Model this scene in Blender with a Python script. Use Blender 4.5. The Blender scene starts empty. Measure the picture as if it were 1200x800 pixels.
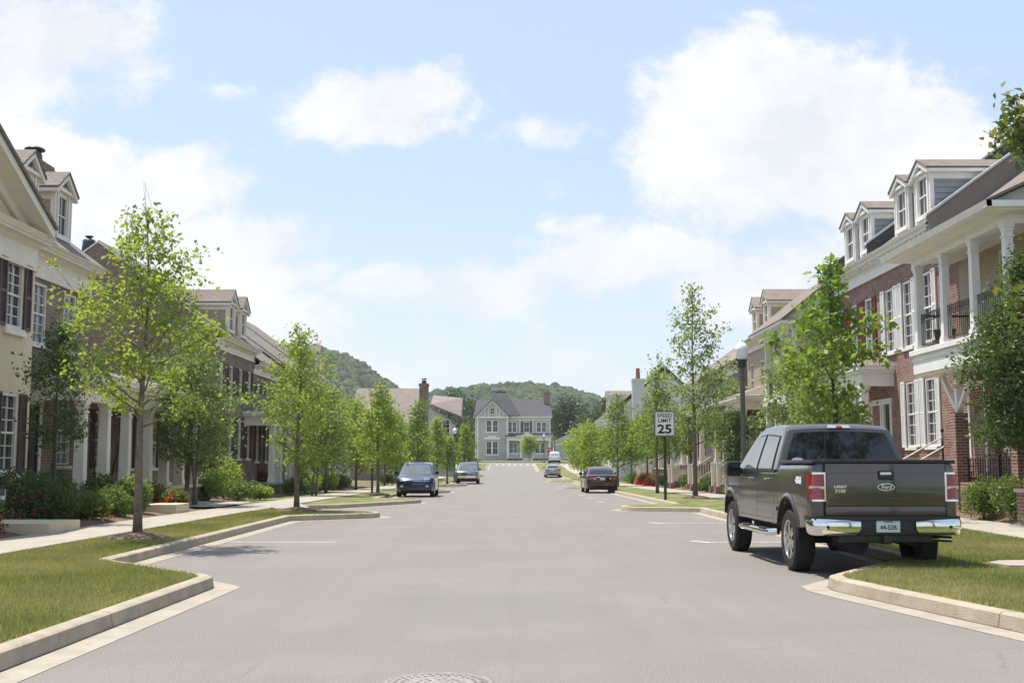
import bpy, bmesh, math, random
import numpy as np
from mathutils import Vector, Matrix, noise as mnoise
R = math.radians
PI = math.pi
scn = bpy.context.scene
col = scn.collection
# ------------------------------------------------------------------ camera
cam = bpy.data.cameras.new('camera')
camo = bpy.data.objects.new('camera', cam); col.objects.link(camo)
camo.location = (0, 0, 1.5)
camo.rotation_euler = (PI/2 + math.atan(141/1350), 0, 0)
cam.sensor_width = 36; cam.lens = 36*1350/1200
cam.clip_start = .1; cam.clip_end = 6000
scn.camera = camo
# ------------------------------------------------------------------ light
SUN_EL, SUN_AZ = R(70), R(-56)        # azimuth from +Y towards +X
sl = bpy.data.lights.new('sun', 'SUN'); so = bpy.data.objects.new('sun', sl); col.objects.link(so)
sl.energy = 4.6; sl.angle = R(.55); sl.color = (1, .935, .84)
sd = Vector((math.sin(SUN_AZ)*math.cos(SUN_EL), math.cos(SUN_AZ)*math.cos(SUN_EL), math.sin(SUN_EL)))
so.rotation_euler = sd.to_track_quat('Z', 'Y').to_euler()
scn.view_settings.view_transform = 'Standard'
scn.view_settings.look = 'None'
scn.view_settings.gamma = 1
scn.view_settings.exposure = .64
scn.view_settings.use_curve_mapping = False
# ------------------------------------------------------------------ node helpers
class NT:
    def __init__(s, nt): s.nt = nt
    def n(s, t, ins={}, **kw):
        nd = s.nt.nodes.new(t)
        for k, v in kw.items(): setattr(nd, k, v)
        for k, v in ins.items():
            if hasattr(v, 'is_output'): s.nt.links.new(v, nd.inputs[k])
            else: nd.inputs[k].default_value = v
        return nd
    def math(s, op, a, b=0, c=0, clamp=False):
        return s.n('ShaderNodeMath', {0: a, 1: b, 2: c}, operation=op, use_clamp=clamp).outputs[0]
    def mix(s, f, a, b, bt='MIX'):
        nd = s.n('ShaderNodeMix', {}, data_type='RGBA', blend_type=bt)
        for k, v in ((0, f), (6, a), (7, b)):
            if hasattr(v, 'is_output'): s.nt.links.new(v, nd.inputs[k])
            else:
                if k and len(v) == 3: v = (*v, 1)
                nd.inputs[k].default_value = v
        return nd.outputs[2]
    def ramp(s, f, a, b):
        return s.n('ShaderNodeMapRange', {0: f, 1: a, 2: b}, interpolation_type='SMOOTHSTEP').outputs[0]
    def noise(s, v, scale, detail=3, rough=.55, w=None):
        return s.n('ShaderNodeTexNoise', {'Vector': v, 'Scale': scale, 'Detail': detail, 'Roughness': rough}).outputs[0]
# ------------------------------------------------------------------ world
w = bpy.data.worlds.new('World'); scn.world = w; w.use_nodes = True
N = NT(w.node_tree); w.node_tree.nodes.clear()
sky = N.n('ShaderNodeTexSky', sky_type='NISHITA', sun_disc=False, sun_elevation=SUN_EL, sun_rotation=SUN_AZ,
          air_density=1.0, dust_density=1.2, ozone_density=1.3, altitude=200)
tc = N.n('ShaderNodeTexCoord').outputs['Generated']
sx = N.n('ShaderNodeSeparateXYZ', {0: tc})
dx, dy, dz = sx.outputs
ady = N.math('MAXIMUM', N.math('ABSOLUTE', dy), .08)
U = N.math('DIVIDE', dx, ady); V = N.math('DIVIDE', dz, ady)
uv = N.n('ShaderNodeCombineXYZ', {0: U, 1: N.math('MULTIPLY', V, 1.25), 2: 0}).outputs[0]
n1 = N.noise(uv, 9.5, 12, .66); n2 = N.noise(uv, 2.6, 5, .55)
wp = N.n('ShaderNodeTexNoise', {'Vector': uv, 'Scale': 5.0, 'Detail': 6, 'Roughness': .6}).outputs[1]
ws_ = N.n('ShaderNodeSeparateXYZ', {0: wp})
U0, V0 = U, V
U = N.math('ADD', U, N.math('MULTIPLY', N.math('SUBTRACT', ws_.outputs[0], .5), .20)); V = N.math('ADD', V, N.math('MULTIPLY', N.math('SUBTRACT', ws_.outputs[1], .5), .13))
acc = None
for (px, py, rx, ry, wt) in [(30, 30, 170, 90, .9), (438, 118, 112, 46, .95), (110, 225, 150, 62, 1.05), (240, 300, 160, 42, .8), (20, 150, 90, 60, .55),
                             (930, 150, 170, 115, 1.3), (1060, 190, 150, 110, 1.15), (830, 125, 110, 75, .75), (740, 305, 150, 45, .85), (690, 265, 60, 26, .75),
                             (560, 345, 120, 36, .75), (650, 150, 60, 24, .55), (255, 85, 60, 26, .45), (880, 0, 120, 16, .45), (600, 430, 900, 60, .5),
                             (470, 350, 110, 34, .75), (660, 330, 130, 34, .8), (330, 330, 100, 34, .7), (850, 350, 130, 40, .75), (1000, 320, 260, 70, .7), (400, 385, 260, 45, .55), (1250, 60, 60, 160, .3)]:
    # centres are directions on the sky, found from the photograph's clouds
    dU = N.math('MULTIPLY', N.math('SUBTRACT', U, (px-600)/1350), 1350/rx)
    dV = N.math('MULTIPLY', N.math('SUBTRACT', V, (541-py)/1350), 1350/ry)
    e = N.math('ADD', N.math('POWER', dU, 2), N.math('POWER', dV, 2))
    e = N.math('MULTIPLY', N.math('EXPONENT', N.math('MULTIPLY', e, -.75)), wt)
    acc = e if acc is None else N.math('MAXIMUM', acc, e)
fld = N.math('ADD', acc, N.math('MULTIPLY', N.math('SUBTRACT', n1, .5), 1.55))
fld = N.math('ADD', fld, N.math('MULTIPLY', N.math('SUBTRACT', n2, .5), 1.0))
mask = N.ramp(fld, .30, .68)
mask = N.math('MULTIPLY', mask, .90)
shade = N.ramp(N.math('ADD', N.math('MULTIPLY', n2, .9), N.math('MULTIPLY', n1, .9)), .68, 1.12)
skyc = N.mix(1.0, sky.outputs[0], (.118, .118, .118), 'MULTIPLY')
skyc = N.mix(.55, skyc, (.58, .715, .94))
cc = N.mix(shade, (.63, .655, .70), (.83, .82, .81))
final = N.mix(mask, skyc, cc)
hz = N.ramp(V0, .28, .02)
final = N.mix(N.math('MULTIPLY', hz, .45), final, (.68, .735, .79))
bg = N.n('ShaderNodeBackground', {0: final, 1: .85})
N.nt.links.new(bg.outputs[0], N.n('ShaderNodeOutputWorld').inputs[0])
# ------------------------------------------------------------------ materials
M = {}
def new_mat(name):
    m = bpy.data.materials.new(name); m.use_nodes = True; m.node_tree.nodes.clear()
    n = NT(m.node_tree); out = n.n('ShaderNodeOutputMaterial'); M[name] = m
    return n, out
def pos(n): return n.n('ShaderNodeNewGeometry').outputs['Position']
def mat(name, c, rough=.6, var=.12, vs=3.0, bump=0, bs=60, metal=0, coat=0, spec=.5, c2=None, dirt=0, emit=None):
    n, out = new_mat(name); p = pos(n)
    k = n.noise(p, vs, 5, .6)
    a = tuple(x*(1-var) for x in c); b = tuple(min(1, x*(1+var)) for x in c)
    base = n.mix(n.ramp(k, .3, .7), a, c2 or b)
    if dirt:
        k2 = n.ramp(n.noise(p, .9, 6, .7), .5, .75)
        base = n.mix(n.math('MULTIPLY', k2, dirt), base, tuple(x*.55 for x in c))
    ins = {'Base Color': base, 'Roughness': rough, 'Metallic': metal, 'Coat Weight': coat, 'Coat Roughness': .06, 'Specular IOR Level': spec}
    if bump:
        ins['Normal'] = n.n('ShaderNodeBump', {'Strength': bump, 'Distance': .02, 'Height': n.noise(p, bs, 4)}).outputs[0]
    if emit: ins['Emission Color'] = (*emit, 1); ins['Emission Strength'] = 1
    b_ = n.n('ShaderNodeBsdfPrincipled', ins)
    n.nt.links.new(b_.outputs[0], out.inputs[0])
    return M[name]
def wall_uv(n):
    g = n.n('ShaderNodeNewGeometry'); s = n.n('ShaderNodeSeparateXYZ', {0: g.outputs['Position']}); nn = n.n('ShaderNodeSeparateXYZ', {0: g.outputs['True Normal']})
    f = n.math('GREATER_THAN', n.math('ABSOLUTE', nn.outputs[0]), .6)
    u = n.math('ADD', n.math('MULTIPLY', s.outputs[1], f), n.math('MULTIPLY', s.outputs[0], n.math('SUBTRACT', 1, f)))
    return n.n('ShaderNodeCombineXYZ', {0: u, 1: s.outputs[2], 2: 0}).outputs[0], g.outputs['Position']
def brick(name, c1, c2, mortar, bw=.22, bh=.075):
    n, out = new_mat(name); v, p = wall_uv(n)
    b = n.n('ShaderNodeTexBrick', {'Vector': v, 'Color1': (*c1, 1), 'Color2': (*c2, 1), 'Mortar': (*mortar, 1), 'Scale': 1, 'Mortar Size': .014, 'Brick Width': bw, 'Row Height': bh, 'Bias': -.1})
    cell = n.n('ShaderNodeTexWhiteNoise', {'Vector': n.n('ShaderNodeVectorMath', {0: n.n('ShaderNodeVectorMath', {0: v, 1: (1/bw*1.0, 1/bh, 1)}, operation='MULTIPLY').outputs[0]}, operation='FLOOR').outputs[0]}, noise_dimensions='2D').outputs[0]
    k = n.noise(p, 1.6, 5, .65)
    c = n.mix(n.math('MULTIPLY', cell, .45), b.outputs[0], (0.055, .045, .045))
    c = n.mix(n.math('MULTIPLY', n.ramp(k, .42, .7), .3), c, (.42, .33, .27))
    bm_ = n.n('ShaderNodeBump', {'Strength': .7, 'Distance': .01, 'Height': n.math('SUBTRACT', 1, b.outputs[1])})
    s = n.n('ShaderNodeBsdfPrincipled', {'Base Color': c, 'Roughness': .85, 'Normal': bm_.outputs[0]})
    n.nt.links.new(s.outputs[0], out.inputs[0])
def shingle(name, c1, c2):
    n, out = new_mat(name)
    g = n.n('ShaderNodeNewGeometry'); s = n.n('ShaderNodeSeparateXYZ', {0: g.outputs['Position']}); nn = n.n('ShaderNodeSeparateXYZ', {0: g.outputs['True Normal']})
    f = n.math('GREATER_THAN', n.math('ABSOLUTE', nn.outputs[0]), .3)
    u = n.math('ADD', n.math('MULTIPLY', s.outputs[1], f), n.math('MULTIPLY', s.outputs[0], n.math('SUBTRACT', 1, f)))
    v = n.n('ShaderNodeCombineXYZ', {0: u, 1: n.math('MULTIPLY', s.outputs[2], 1.6), 2: 0}).outputs[0]
    b = n.n('ShaderNodeTexBrick', {'Vector': v, 'Color1': (*c1, 1), 'Color2': (*c2, 1), 'Mortar': (*[x*.45 for x in c1], 1), 'Scale': 1, 'Mortar Size': .012, 'Brick Width': .33, 'Row Height': .2})
    k = n.noise(g.outputs['Position'], .8, 6, .7)
    c = n.mix(n.math('MULTIPLY', n.ramp(k, .35, .7), .35), b.outputs[0], tuple(x*1.35 for x in c2))
    k2 = n.noise(g.outputs['Position'], 40, 3)
    c = n.mix(.35, c, n.mix(k2, tuple(x*.5 for x in c1), tuple(x*1.5 for x in c2)))
    bm_ = n.n('ShaderNodeBump', {'Strength': .6, 'Distance': .015, 'Height': n.math('SUBTRACT', 1, b.outputs[1])})
    sh = n.n('ShaderNodeBsdfPrincipled', {'Base Color': c, 'Roughness': .9, 'Normal': bm_.outputs[0]})
    n.nt.links.new(sh.outputs[0], out.inputs[0])
brick('brick_red', (.27, .070, .045), (.155, .042, .032), (.40, .32, .26))
brick('brick_brown', (.235, .125, .080), (.145, .078, .054), (.33, .27, .215))
brick('brick_tan', (.26, .17, .13), (.17, .11, .085), (.33, .29, .25))
shingle('shingle_brown', (.145, .12, .10), (.205, .175, .148))
shingle('shingle_grey', (.055, .055, .062), (.085, .085, .095))
shingle('shingle_tan', (.19, .155, .13), (.255, .21, .178))
def leaf(name, c, c2, trans=.38):
    n, out = new_mat(name); p = pos(n)
    a = n.n('ShaderNodeAttribute', attribute_name='tint')
    k = n.noise(p, 1.3, 3)
    base = n.mix(n.math('MULTIPLY', a.outputs[2], 1, clamp=True), c, c2)
    base = n.mix(n.math('MULTIPLY', n.ramp(k, .4, .65), .35), base, tuple(x*.7 for x in c))
    d = n.n('ShaderNodeBsdfPrincipled', {'Base Color': base, 'Roughness': .5, 'Specular IOR Level': .35})
    t = n.n('ShaderNodeBsdfTranslucent', {'Color': n.mix(.5, base, (c2[0]*1.7, c2[1]*1.7, c2[2]*.7))})
    mx = n.n('ShaderNodeMixShader', {0: trans, 1: d.outputs[0], 2: t.outputs[0]})
    n.nt.links.new(mx.outputs[0], out.inputs[0])
leaf('leaf_bright', (.13, .205, .040), (.31, .385, .070), .5)
leaf('leaf_mid', (.10, .175, .042), (.23, .32, .075), .48)
leaf('leaf_dark', (.045, .095, .028), (.11, .17, .045), .34)
leaf('leaf_willow', (.12, .19, .065), (.26, .34, .12), .46)
leaf('leaf_oak', (.09, .165, .032), (.23, .33, .065), .46)
leaf('leaf_red', (.075, .14, .032), (.19, .20, .055), .4)
leaf('leaf_shrub', (.075, .135, .035), (.17, .24, .055), .36)
leaf('leaf_lime', (.17, .27, .04), (.32, .40, .06), .4)
leaf('petal_red', (.55, .03, .03), (.75, .10, .09), .35)
leaf('petal_maroon', (.16, .012, .03), (.28, .03, .05), .3)
leaf('petal_yellow', (.45, .38, .08), (.55, .33, .10), .3)
leaf('leaf_far', (.035, .075, .035), (.075, .125, .05), .25)
leaf('blade', (.105, .175, .048), (.38, .33, .165), .38)
mat('bark', (.16, .125, .095), .9, .3, 9, .8, 35)
mat('bark_dark', (.075, .060, .05), .9, .3, 9, .8, 35)
mat('white', (.76, .74, .70), .5, .04, 2, dirt=.12)
mat('cream_trim', (.72, .67, .57), .5, .05, 2, dirt=.12)
mat('cream_wall', (.66, .55, .37), .75, .05, 1.5, .2, 90, dirt=.14)
mat('shutter_white', (.80, .80, .78), .45, .03)
mat('shutter_brown', (.075, .04, .035), .5, .12)
mat('shutter_red', (.15, .03, .027), .5, .1)
mat('siding_grey', (.27, .285, .29), .6, .05, 2, dirt=.12)
mat('siding_tan', (.36, .285, .20), .65, .05, 2)
mat('siding_pale', (.56, .555, .54), .65, .05, 2)
mat('siding_house', (.44, .415, .40), .65, .05, 2)
mat('siding_dark', (.20, .165, .14), .7, .08, 2)
mat('metal_dark', (.06, .052, .05), .45, .1)
mat('iron', (.012, .012, .013), .45, .1)
mat('glass_dark', (.018, .022, .027), .06, .5, .7, spec=.8)
mat('glass_blind', (.10, .125, .135), .06, .5, 1.1, spec=.8)
mat('concrete', (.335, .298, .25), .9, .1, 2.5, .25, 120, dirt=.22)
mat('kerb', (.37, .315, .235), .92, .13, 3.0, .5, 70, dirt=.35)
mat('gutter_pan', (.33, .29, .235), .92, .1, 2.5, .3, 90, dirt=.2)
mat('marking', (.55, .54, .52), .8, .12, 14, .2, 90, dirt=.3)
mat('mulch', (.15, .10, .07), .95, .45, 14, 1, 45)
mat('chimney_cap', (.02, .035, .032), .4, .2)
mat('stone_step', (.58, .49, .34), .85, .07, 3, .2, 90)
mat('door_dark', (.035, .025, .025), .4, .1)
mat('clay', (.33, .13, .09), .8, .1)
mat('post_green', (.022, .032, .03), .4, .15)
mat('post_grey', (.10, .105, .105), .5, .12)
mat('sign_white', (.78, .78, .76), .45, .03)
mat('sign_black', (.01, .01, .01), .5, .05)
mat('sign_red', (.45, .02, .02), .45, .05)
mat('steel', (.35, .35, .35), .4, .1, metal=.8)
mat('manhole', (.26, .235, .22), .75, .25, 20, .7, 60)
n, out = new_mat('lamp_glass')
s_ = n.n('ShaderNodeBsdfPrincipled', {'Base Color': (.86, .86, .87, 1), 'Roughness': .25, 'Subsurface Weight': .4, 'Transmission Weight': .1})
n.nt.links.new(s_.outputs[0], out.inputs[0])
# road surface: pale aggregate, long faint wheel tracks and patches, tar joint, oil drips in the stalls
n, out = new_mat('asphalt'); p = pos(n)
sp = n.n('ShaderNodeSeparateXYZ', {0: p})
st = n.n('ShaderNodeCombineXYZ', {0: n.math('MULTIPLY', sp.outputs[0], 1.1), 1: n.math('MULTIPLY', sp.outputs[1], .07), 2: 0}).outputs[0]
k1 = n.noise(p, 85, 3, .7); k2 = n.noise(p, .45, 5, .6); k3 = n.noise(st, 1.9, 6, .65); k4 = n.noise(p, 7, 5, .7)
c = n.mix(n.ramp(k1, .3, .7), (.082, .074, .063), (.285, .262, .232))
c = n.mix(n.math('MULTIPLY', n.ramp(k2, .35, .7), .25), c, (.28, .255, .235))
c = n.mix(n.math('MULTIPLY', n.ramp(k3, .40, .72), .42), c, (.165, .148, .138))
c = n.mix(n.math('MULTIPLY', n.ramp(k4, .45, .75), .30), c, (.17, .152, .14))
c = n.mix(n.math('MULTIPLY', n.ramp(n.noise(p, 28, 4, .7), .5, .8), .35), c, (.14, .128, .12))
seam = n.math('LESS_THAN', n.math('ABSOLUTE', n.math('ADD', sp.outputs[0], n.math('MULTIPLY', n.math('SUBTRACT', n.noise(st, 6, 3), .5), .12))), .012)
c = n.mix(n.math('MULTIPLY', seam, .12), c, (.13, .12, .115))
vv = n.n('ShaderNodeTexVoronoi', {'Vector': p, 'Scale': .55}, feature='DISTANCE_TO_EDGE').outputs[0]
crk = n.math('MULTIPLY', n.math('LESS_THAN', n.math('ADD', vv, n.math('MULTIPLY', n.noise(p, 5, 4), .05)), .031), n.ramp(k2, .5, .62))
c = n.mix(n.math('MULTIPLY', crk, .5), c, (.12, .115, .11))
b_ = n.n('ShaderNodeBsdfPrincipled', {'Base Color': c, 'Roughness': .88, 'Normal': n.n('ShaderNodeBump', {'Strength': .5, 'Distance': .01, 'Height': k1}).outputs[0]})
n.nt.links.new(b_.outputs[0], out.inputs[0])
n, out = new_mat('grass'); p = pos(n)
k1 = n.noise(p, .9, 5, .65); k2 = n.noise(p, 26, 4, .7); k3 = n.noise(p, 4.5, 4, .6)
c = n.mix(n.ramp(n.math('ADD', n.math('MULTIPLY', k1, .7), n.math('MULTIPLY', k3, .3)), .42, .62), (.115, .15, .045), (.30, .26, .13))
c = n.mix(n.math('MULTIPLY', n.ramp(k2, .3, .75), .5), c, (.07, .105, .028))
b_ = n.n('ShaderNodeBsdfPrincipled', {'Base Color': c, 'Roughness': .95, 'Specular IOR Level': .15, 'Normal': n.n('ShaderNodeBump', {'Strength': .9, 'Distance': .03, 'Height': k2}).outputs[0]})
n.nt.links.new(b_.outputs[0], out.inputs[0])
n, out = new_mat('forest'); p = pos(n)
k1 = n.noise(p, .02, 4, .65); k2 = n.noise(p, .35, 5, .75)
c = n.mix(n.ramp(k1, .35, .65), (.040, .085, .032), (.105, .155, .05))
c = n.mix(n.math('MULTIPLY', n.ramp(k2, .4, .7), .7), c, (.022, .048, .022))
b_ = n.n('ShaderNodeBsdfPrincipled', {'Base Color': c, 'Roughness': .95, 'Specular IOR Level': .1, 'Normal': n.n('ShaderNodeBump', {'Strength': 1, 'Distance': 2.5, 'Height': k2}).outputs[0]})
n.nt.links.new(b_.outputs[0], out.inputs[0])
# joints every 3 m in the kerbs and gutter pans
for nm_ in ('kerb', 'gutter_pan'):
    nt_ = M[nm_].node_tree; n = NT(nt_); b_ = [q for q in nt_.nodes if q.type == 'BSDF_PRINCIPLED'][0]; old = b_.inputs['Base Color'].links[0].from_socket
    y_ = n.n('ShaderNodeSeparateXYZ', {0: pos(n)}).outputs[1]
    j = n.math('LESS_THAN', n.math('ABSOLUTE', n.math('SUBTRACT', n.math('FRACT', n.math('DIVIDE', y_, 3.05)), .5)), .0028)
    st_ = n.math('MULTIPLY', n.ramp(n.noise(pos(n), 5.5, 6, .75), .52, .72), .38)
    nt_.links.new(n.mix(n.math('MULTIPLY', j, .7), n.mix(st_, old, (.12, .105, .085)), (.06, .05, .04)), b_.inputs['Base Color'])
# vehicles
def paint(name, c, metal=.35): mat(name, c, .30, .03, 1, metal=metal, coat=1, spec=.5)
paint('paint_grey', (.078, .068, .059), .5); paint('paint_blue', (.022, .030, .078), .5); paint('paint_maroon', (.048, .006, .011), .4)
paint('paint_silver', (.34, .33, .31), .6); paint('paint_slate', (.085, .11, .13), .5); paint('paint_white', (.72, .72, .72), 0)
mat('chrome', (.80, .79, .76), .08, .02, metal=1)
mat('alloy', (.60, .60, .60), .22, .05, metal=1)
mat('rubber', (.013, .012, .012), .92, .2, 20, .4, 60)
mat('black_plastic', (.018, .018, .019), .45, .1)
mat('dark_under', (.012, .012, .012), .8, .1)
mat('tint', (.010, .012, .014), .04, .1, spec=.8)
mat('windscreen', (.10, .125, .135), .05, .2, 1.5, spec=1)
mat('lamp_red', (.26, .012, .014), .15, .12, 30, coat=1)
mat('lamp_clear', (.62, .63, .64), .12, .15, 25, coat=1, metal=.4)
mat('lamp_smoke', (.30, .30, .31), .2, .15, 25, coat=1)
mat('lamp_amber', (.5, .2, .03), .2, .05, coat=1)
mat('plate', (.58, .66, .64), .5, .12, 20)
mat('plate_ink', (.03, .09, .07), .5, .1)
mat('badge_blue', (.015, .03, .08), .25, .1, coat=1)
mat('sticker', (.75, .76, .78), .5, .05)
# ------------------------------------------------------------------ object helpers
def thing(name, label, cat, loc=(0, 0, 0), rz=0, group=None):
    o = bpy.data.objects.new(name, None); col.objects.link(o)
    o.location = loc; o.rotation_euler = (0, 0, rz); o.empty_display_size = .2
    o['label'] = label; o['category'] = cat
    if group: o['group'] = group
    return o
def tag(o, label=None, cat=None, group=None, kind=None):
    if label: o['label'] = label
    if cat: o['category'] = cat
    if group: o['group'] = group
    if kind: o['kind'] = kind
    return o
def copy_tree(o, parent=None):
    c = o.copy(); col.objects.link(c)
    if parent: c.parent = parent
    for ch in list(o.children): copy_tree(ch, c)
    return c
class MB:
    def __init__(s, T=None): s.v = []; s.f = []; s.mi = []; s.sm = []; s.T = T or (lambda x, y, z: (x, y, z)); s.m = 0
    def add(s, vs, fs, smooth=False):
        b = len(s.v); s.v += [s.T(*q) for q in vs]
        for q in fs: s.f.append([b+i for i in q]); s.mi.append(s.m); s.sm.append(smooth)
        return s
    def box(s, x0, x1, y0, y1, z0, z1):
        return s.add([(x0,y0,z0),(x1,y0,z0),(x1,y1,z0),(x0,y1,z0),(x0,y0,z1),(x1,y0,z1),(x1,y1,z1),(x0,y1,z1)],
                     [(0,3,2,1),(4,5,6,7),(0,1,5,4),(1,2,6,5),(2,3,7,6),(3,0,4,7)])
    def hexa(s, p): return s.add(p, [(0,3,2,1),(4,5,6,7),(0,1,5,4),(1,2,6,5),(2,3,7,6),(3,0,4,7)])
    def prism(s, poly, a0, a1, ax):
        def P(q, a): return (a, q[0], q[1]) if ax == 0 else ((q[0], a, q[1]) if ax == 1 else (q[0], q[1], a))
        n = len(poly); vs = [P(q, a0) for q in poly]+[P(q, a1) for q in poly]
        return s.add(vs, [tuple(range(n))[::-1], tuple(range(n, 2*n))]+[(i, (i+1) % n, n+(i+1) % n, n+i) for i in range(n)])
    def tube(s, pts, rs, n=8, cap=True):
        pts = [Vector(q) for q in pts]; 
        if not hasattr(rs, '__len__'): rs = [rs]*len(pts)
        vs = []; prev = None
        for i, q in enumerate(pts):
            d = (pts[min(i+1, len(pts)-1)]-pts[max(i-1, 0)]).normalized()
            a = prev if prev is not None else (Vector((1, 0, 0)) if abs(d.x) < .9 else Vector((0, 1, 0)))
            a = (a-d*a.dot(d)).normalized(); prev = a; b = d.cross(a)
            for k in range(n):
                t = 2*PI*k/n; vs.append(tuple(q+(a*math.cos(t)+b*math.sin(t))*rs[i]))
        fs = [(i*n+k, i*n+(k+1) % n, (i+1)*n+(k+1) % n, (i+1)*n+k) for i in range(len(pts)-1) for k in range(n)]
        s.add(vs, fs, True)
        if cap:
            b = len(s.v)-len(vs)
            for q in (list(range(n))[::-1], list(range(len(vs)-n, len(vs)))): s.f.append([b+i for i in q]); s.mi.append(s.m); s.sm.append(False)
        return s
    def lathe(s, prof, c=(0, 0, 0), n=20, ax=2, smooth=True, cap=True):
        vs = []
        for r, h in prof:
            for k in range(n):
                t = 2*PI*k/n; a, b = r*math.cos(t), r*math.sin(t)
                q = (a, b, h) if ax == 2 else ((h, a, b) if ax == 0 else (a, h, b))
                vs.append((c[0]+q[0], c[1]+q[1], c[2]+q[2]))
        m = len(prof)
        fs = [(i*n+k, i*n+(k+1) % n, (i+1)*n+(k+1) % n, (i+1)*n+k) for i in range(m-1) for k in range(n)]
        s.add(vs, fs, smooth)
        b = len(s.v)-len(vs)
        if cap:
            for q in (list(range(n))[::-1], list(range(len(vs)-n, len(vs)))): s.f.append([b+i for i in q]); s.mi.append(s.m); s.sm.append(False)
        return s
    def text(s, body, size, P, bold=.0, extrude=.002, font=None, cx=True):
        """P(x, y, d) maps text plane (x right, y up, d out) to the mesh's own coordinates"""
        c = bpy.data.curves.new('t', 'FONT'); c.body = body; c.size = size; c.extrude = extrude; c.offset = bold; c.resolution_u = 3
        if cx: c.align_x = 'CENTER'
        o = bpy.data.objects.new('t', c); col.objects.link(o)
        dg = bpy.context.evaluated_depsgraph_get(); me = o.evaluated_get(dg).to_mesh()
        s.add([P(*v.co) for v in me.vertices], [tuple(q.vertices) for q in me.polygons])
        o.to_mesh_clear() if False else None
        bpy.data.objects.remove(o); bpy.data.curves.remove(c)
        return s
    def build(s, name, mats, parent=None, bevel=0, smooth_angle=None, local=False, seg=2, base=None):
        """world coordinates unless local; the origin goes to the parent, or the base of the mesh"""
        me = bpy.data.meshes.new(name)
        off = Vector((0, 0, 0))
        if not local:
            if parent:
                q = parent
                while q: off += Vector(q.location); q = q.parent
            elif s.v:
                a = np.array(s.v); off = Vector(((a[:, 0].min()+a[:, 0].max())/2, (a[:, 1].min()+a[:, 1].max())/2, a[:, 2].min()))
        bm = bmesh.new(); vs = [bm.verts.new((q[0]-off.x, q[1]-off.y, q[2]-off.z)) for q in s.v]
        for f, mi, sm in zip(s.f, s.mi, s.sm):
            try: q = bm.faces.new([vs[i] for i in f]); q.material_index = mi; q.smooth = sm
            except ValueError: pass
        bmesh.ops.recalc_face_normals(bm, faces=bm.faces)
        if bevel:
            es = [e for e in bm.edges if len(e.link_faces) == 2 and e.calc_face_angle(0) > R(35)]
            bmesh.ops.bevel(bm, geom=es, offset=bevel, segments=seg, profile=.6, affect='EDGES')
        bm.to_mesh(me); bm.free()
        if smooth_angle:
            for q in me.polygons: q.use_smooth = True
            me.set_sharp_from_angle(angle=R(smooth_angle))
        if not isinstance(mats, (list, tuple)): mats = [mats]
        for m in mats: me.materials.append(M[m])
        o = bpy.data.objects.new(name, me); col.objects.link(o)
        if parent: o.parent = parent
        elif not local: o.location = off
        return o
def npmesh(name, V_, F_, mats, tint=None, parent=None, loc=None, nper=3, mi=None):
    """fast mesh of many small faces, local coordinates"""
    me = bpy.data.meshes.new(name); nv = len(V_); nf = len(F_)
    me.vertices.add(nv); me.vertices.foreach_set('co', np.asarray(V_, dtype=np.float32).ravel())
    me.loops.add(nf*nper); me.loops.foreach_set('vertex_index', np.asarray(F_, dtype=np.int32).ravel())
    me.polygons.add(nf); me.polygons.foreach_set('loop_start', np.arange(0, nf*nper, nper, dtype=np.int32))
    try: me.polygons.foreach_set('loop_total', np.full(nf, nper, dtype=np.int32))
    except Exception: pass
    if mi is not None: me.polygons.foreach_set('material_index', np.asarray(mi, dtype=np.int32))
    me.update(calc_edges=True); me.validate()
    if tint is not None:
        a = me.attributes.new('tint', 'FLOAT', 'FACE'); a.data.foreach_set('value', np.asarray(tint, dtype=np.float32))
    if not isinstance(mats, (list, tuple)): mats = [mats]
    for m in mats: me.materials.append(M[m])
    o = bpy.data.objects.new(name, me); col.objects.link(o)
    if parent: o.parent = parent
    if loc is not None: o.location = loc
    return o
# ------------------------------------------------------------------ the lie of the land
ZP = [(-80, 0), (30, 0), (60, -.2), (95, -.4), (130, -.3), (160, .35), (195, 1.4), (215, 1.6), (400, 1.8), (4000, 2)]
def zg(y):
    for (a, za), (b, zb) in zip(ZP, ZP[1:]):
        if y <= b:
            t = max(0, (y-a)/(b-a)); return za+(zb-za)*t
    return 2
ys = lambda a, b, st=3.0: [a+(b-a)*i/max(1, math.ceil((b-a)/st)) for i in range(max(1, math.ceil((b-a)/st))+1)]
def strip(mb, xl, xr, Y, dz, dz2=None):
    """ribbon between xl(y) and xr(y)"""
    vs = []; 
    for y in Y:
        a = xl(y) if callable(xl) else xl; b = xr(y) if callable(xr) else xr
        vs += [(a, y, zg(y)+dz), (b, y, zg(y)+(dz2 if dz2 is not None else dz))]
    mb.add(vs, [(2*i, 2*i+1, 2*i+3, 2*i+2) for i in range(len(Y)-1)])
def interp(P):
    def f(y):
        for (a, xa), (b, xb) in zip(P, P[1:]):
            if y <= b: return xa+(xb-xa)*(0 if b == a else max(0, (y-a)/(b-a)))
        return P[-1][1]
    return f
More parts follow.
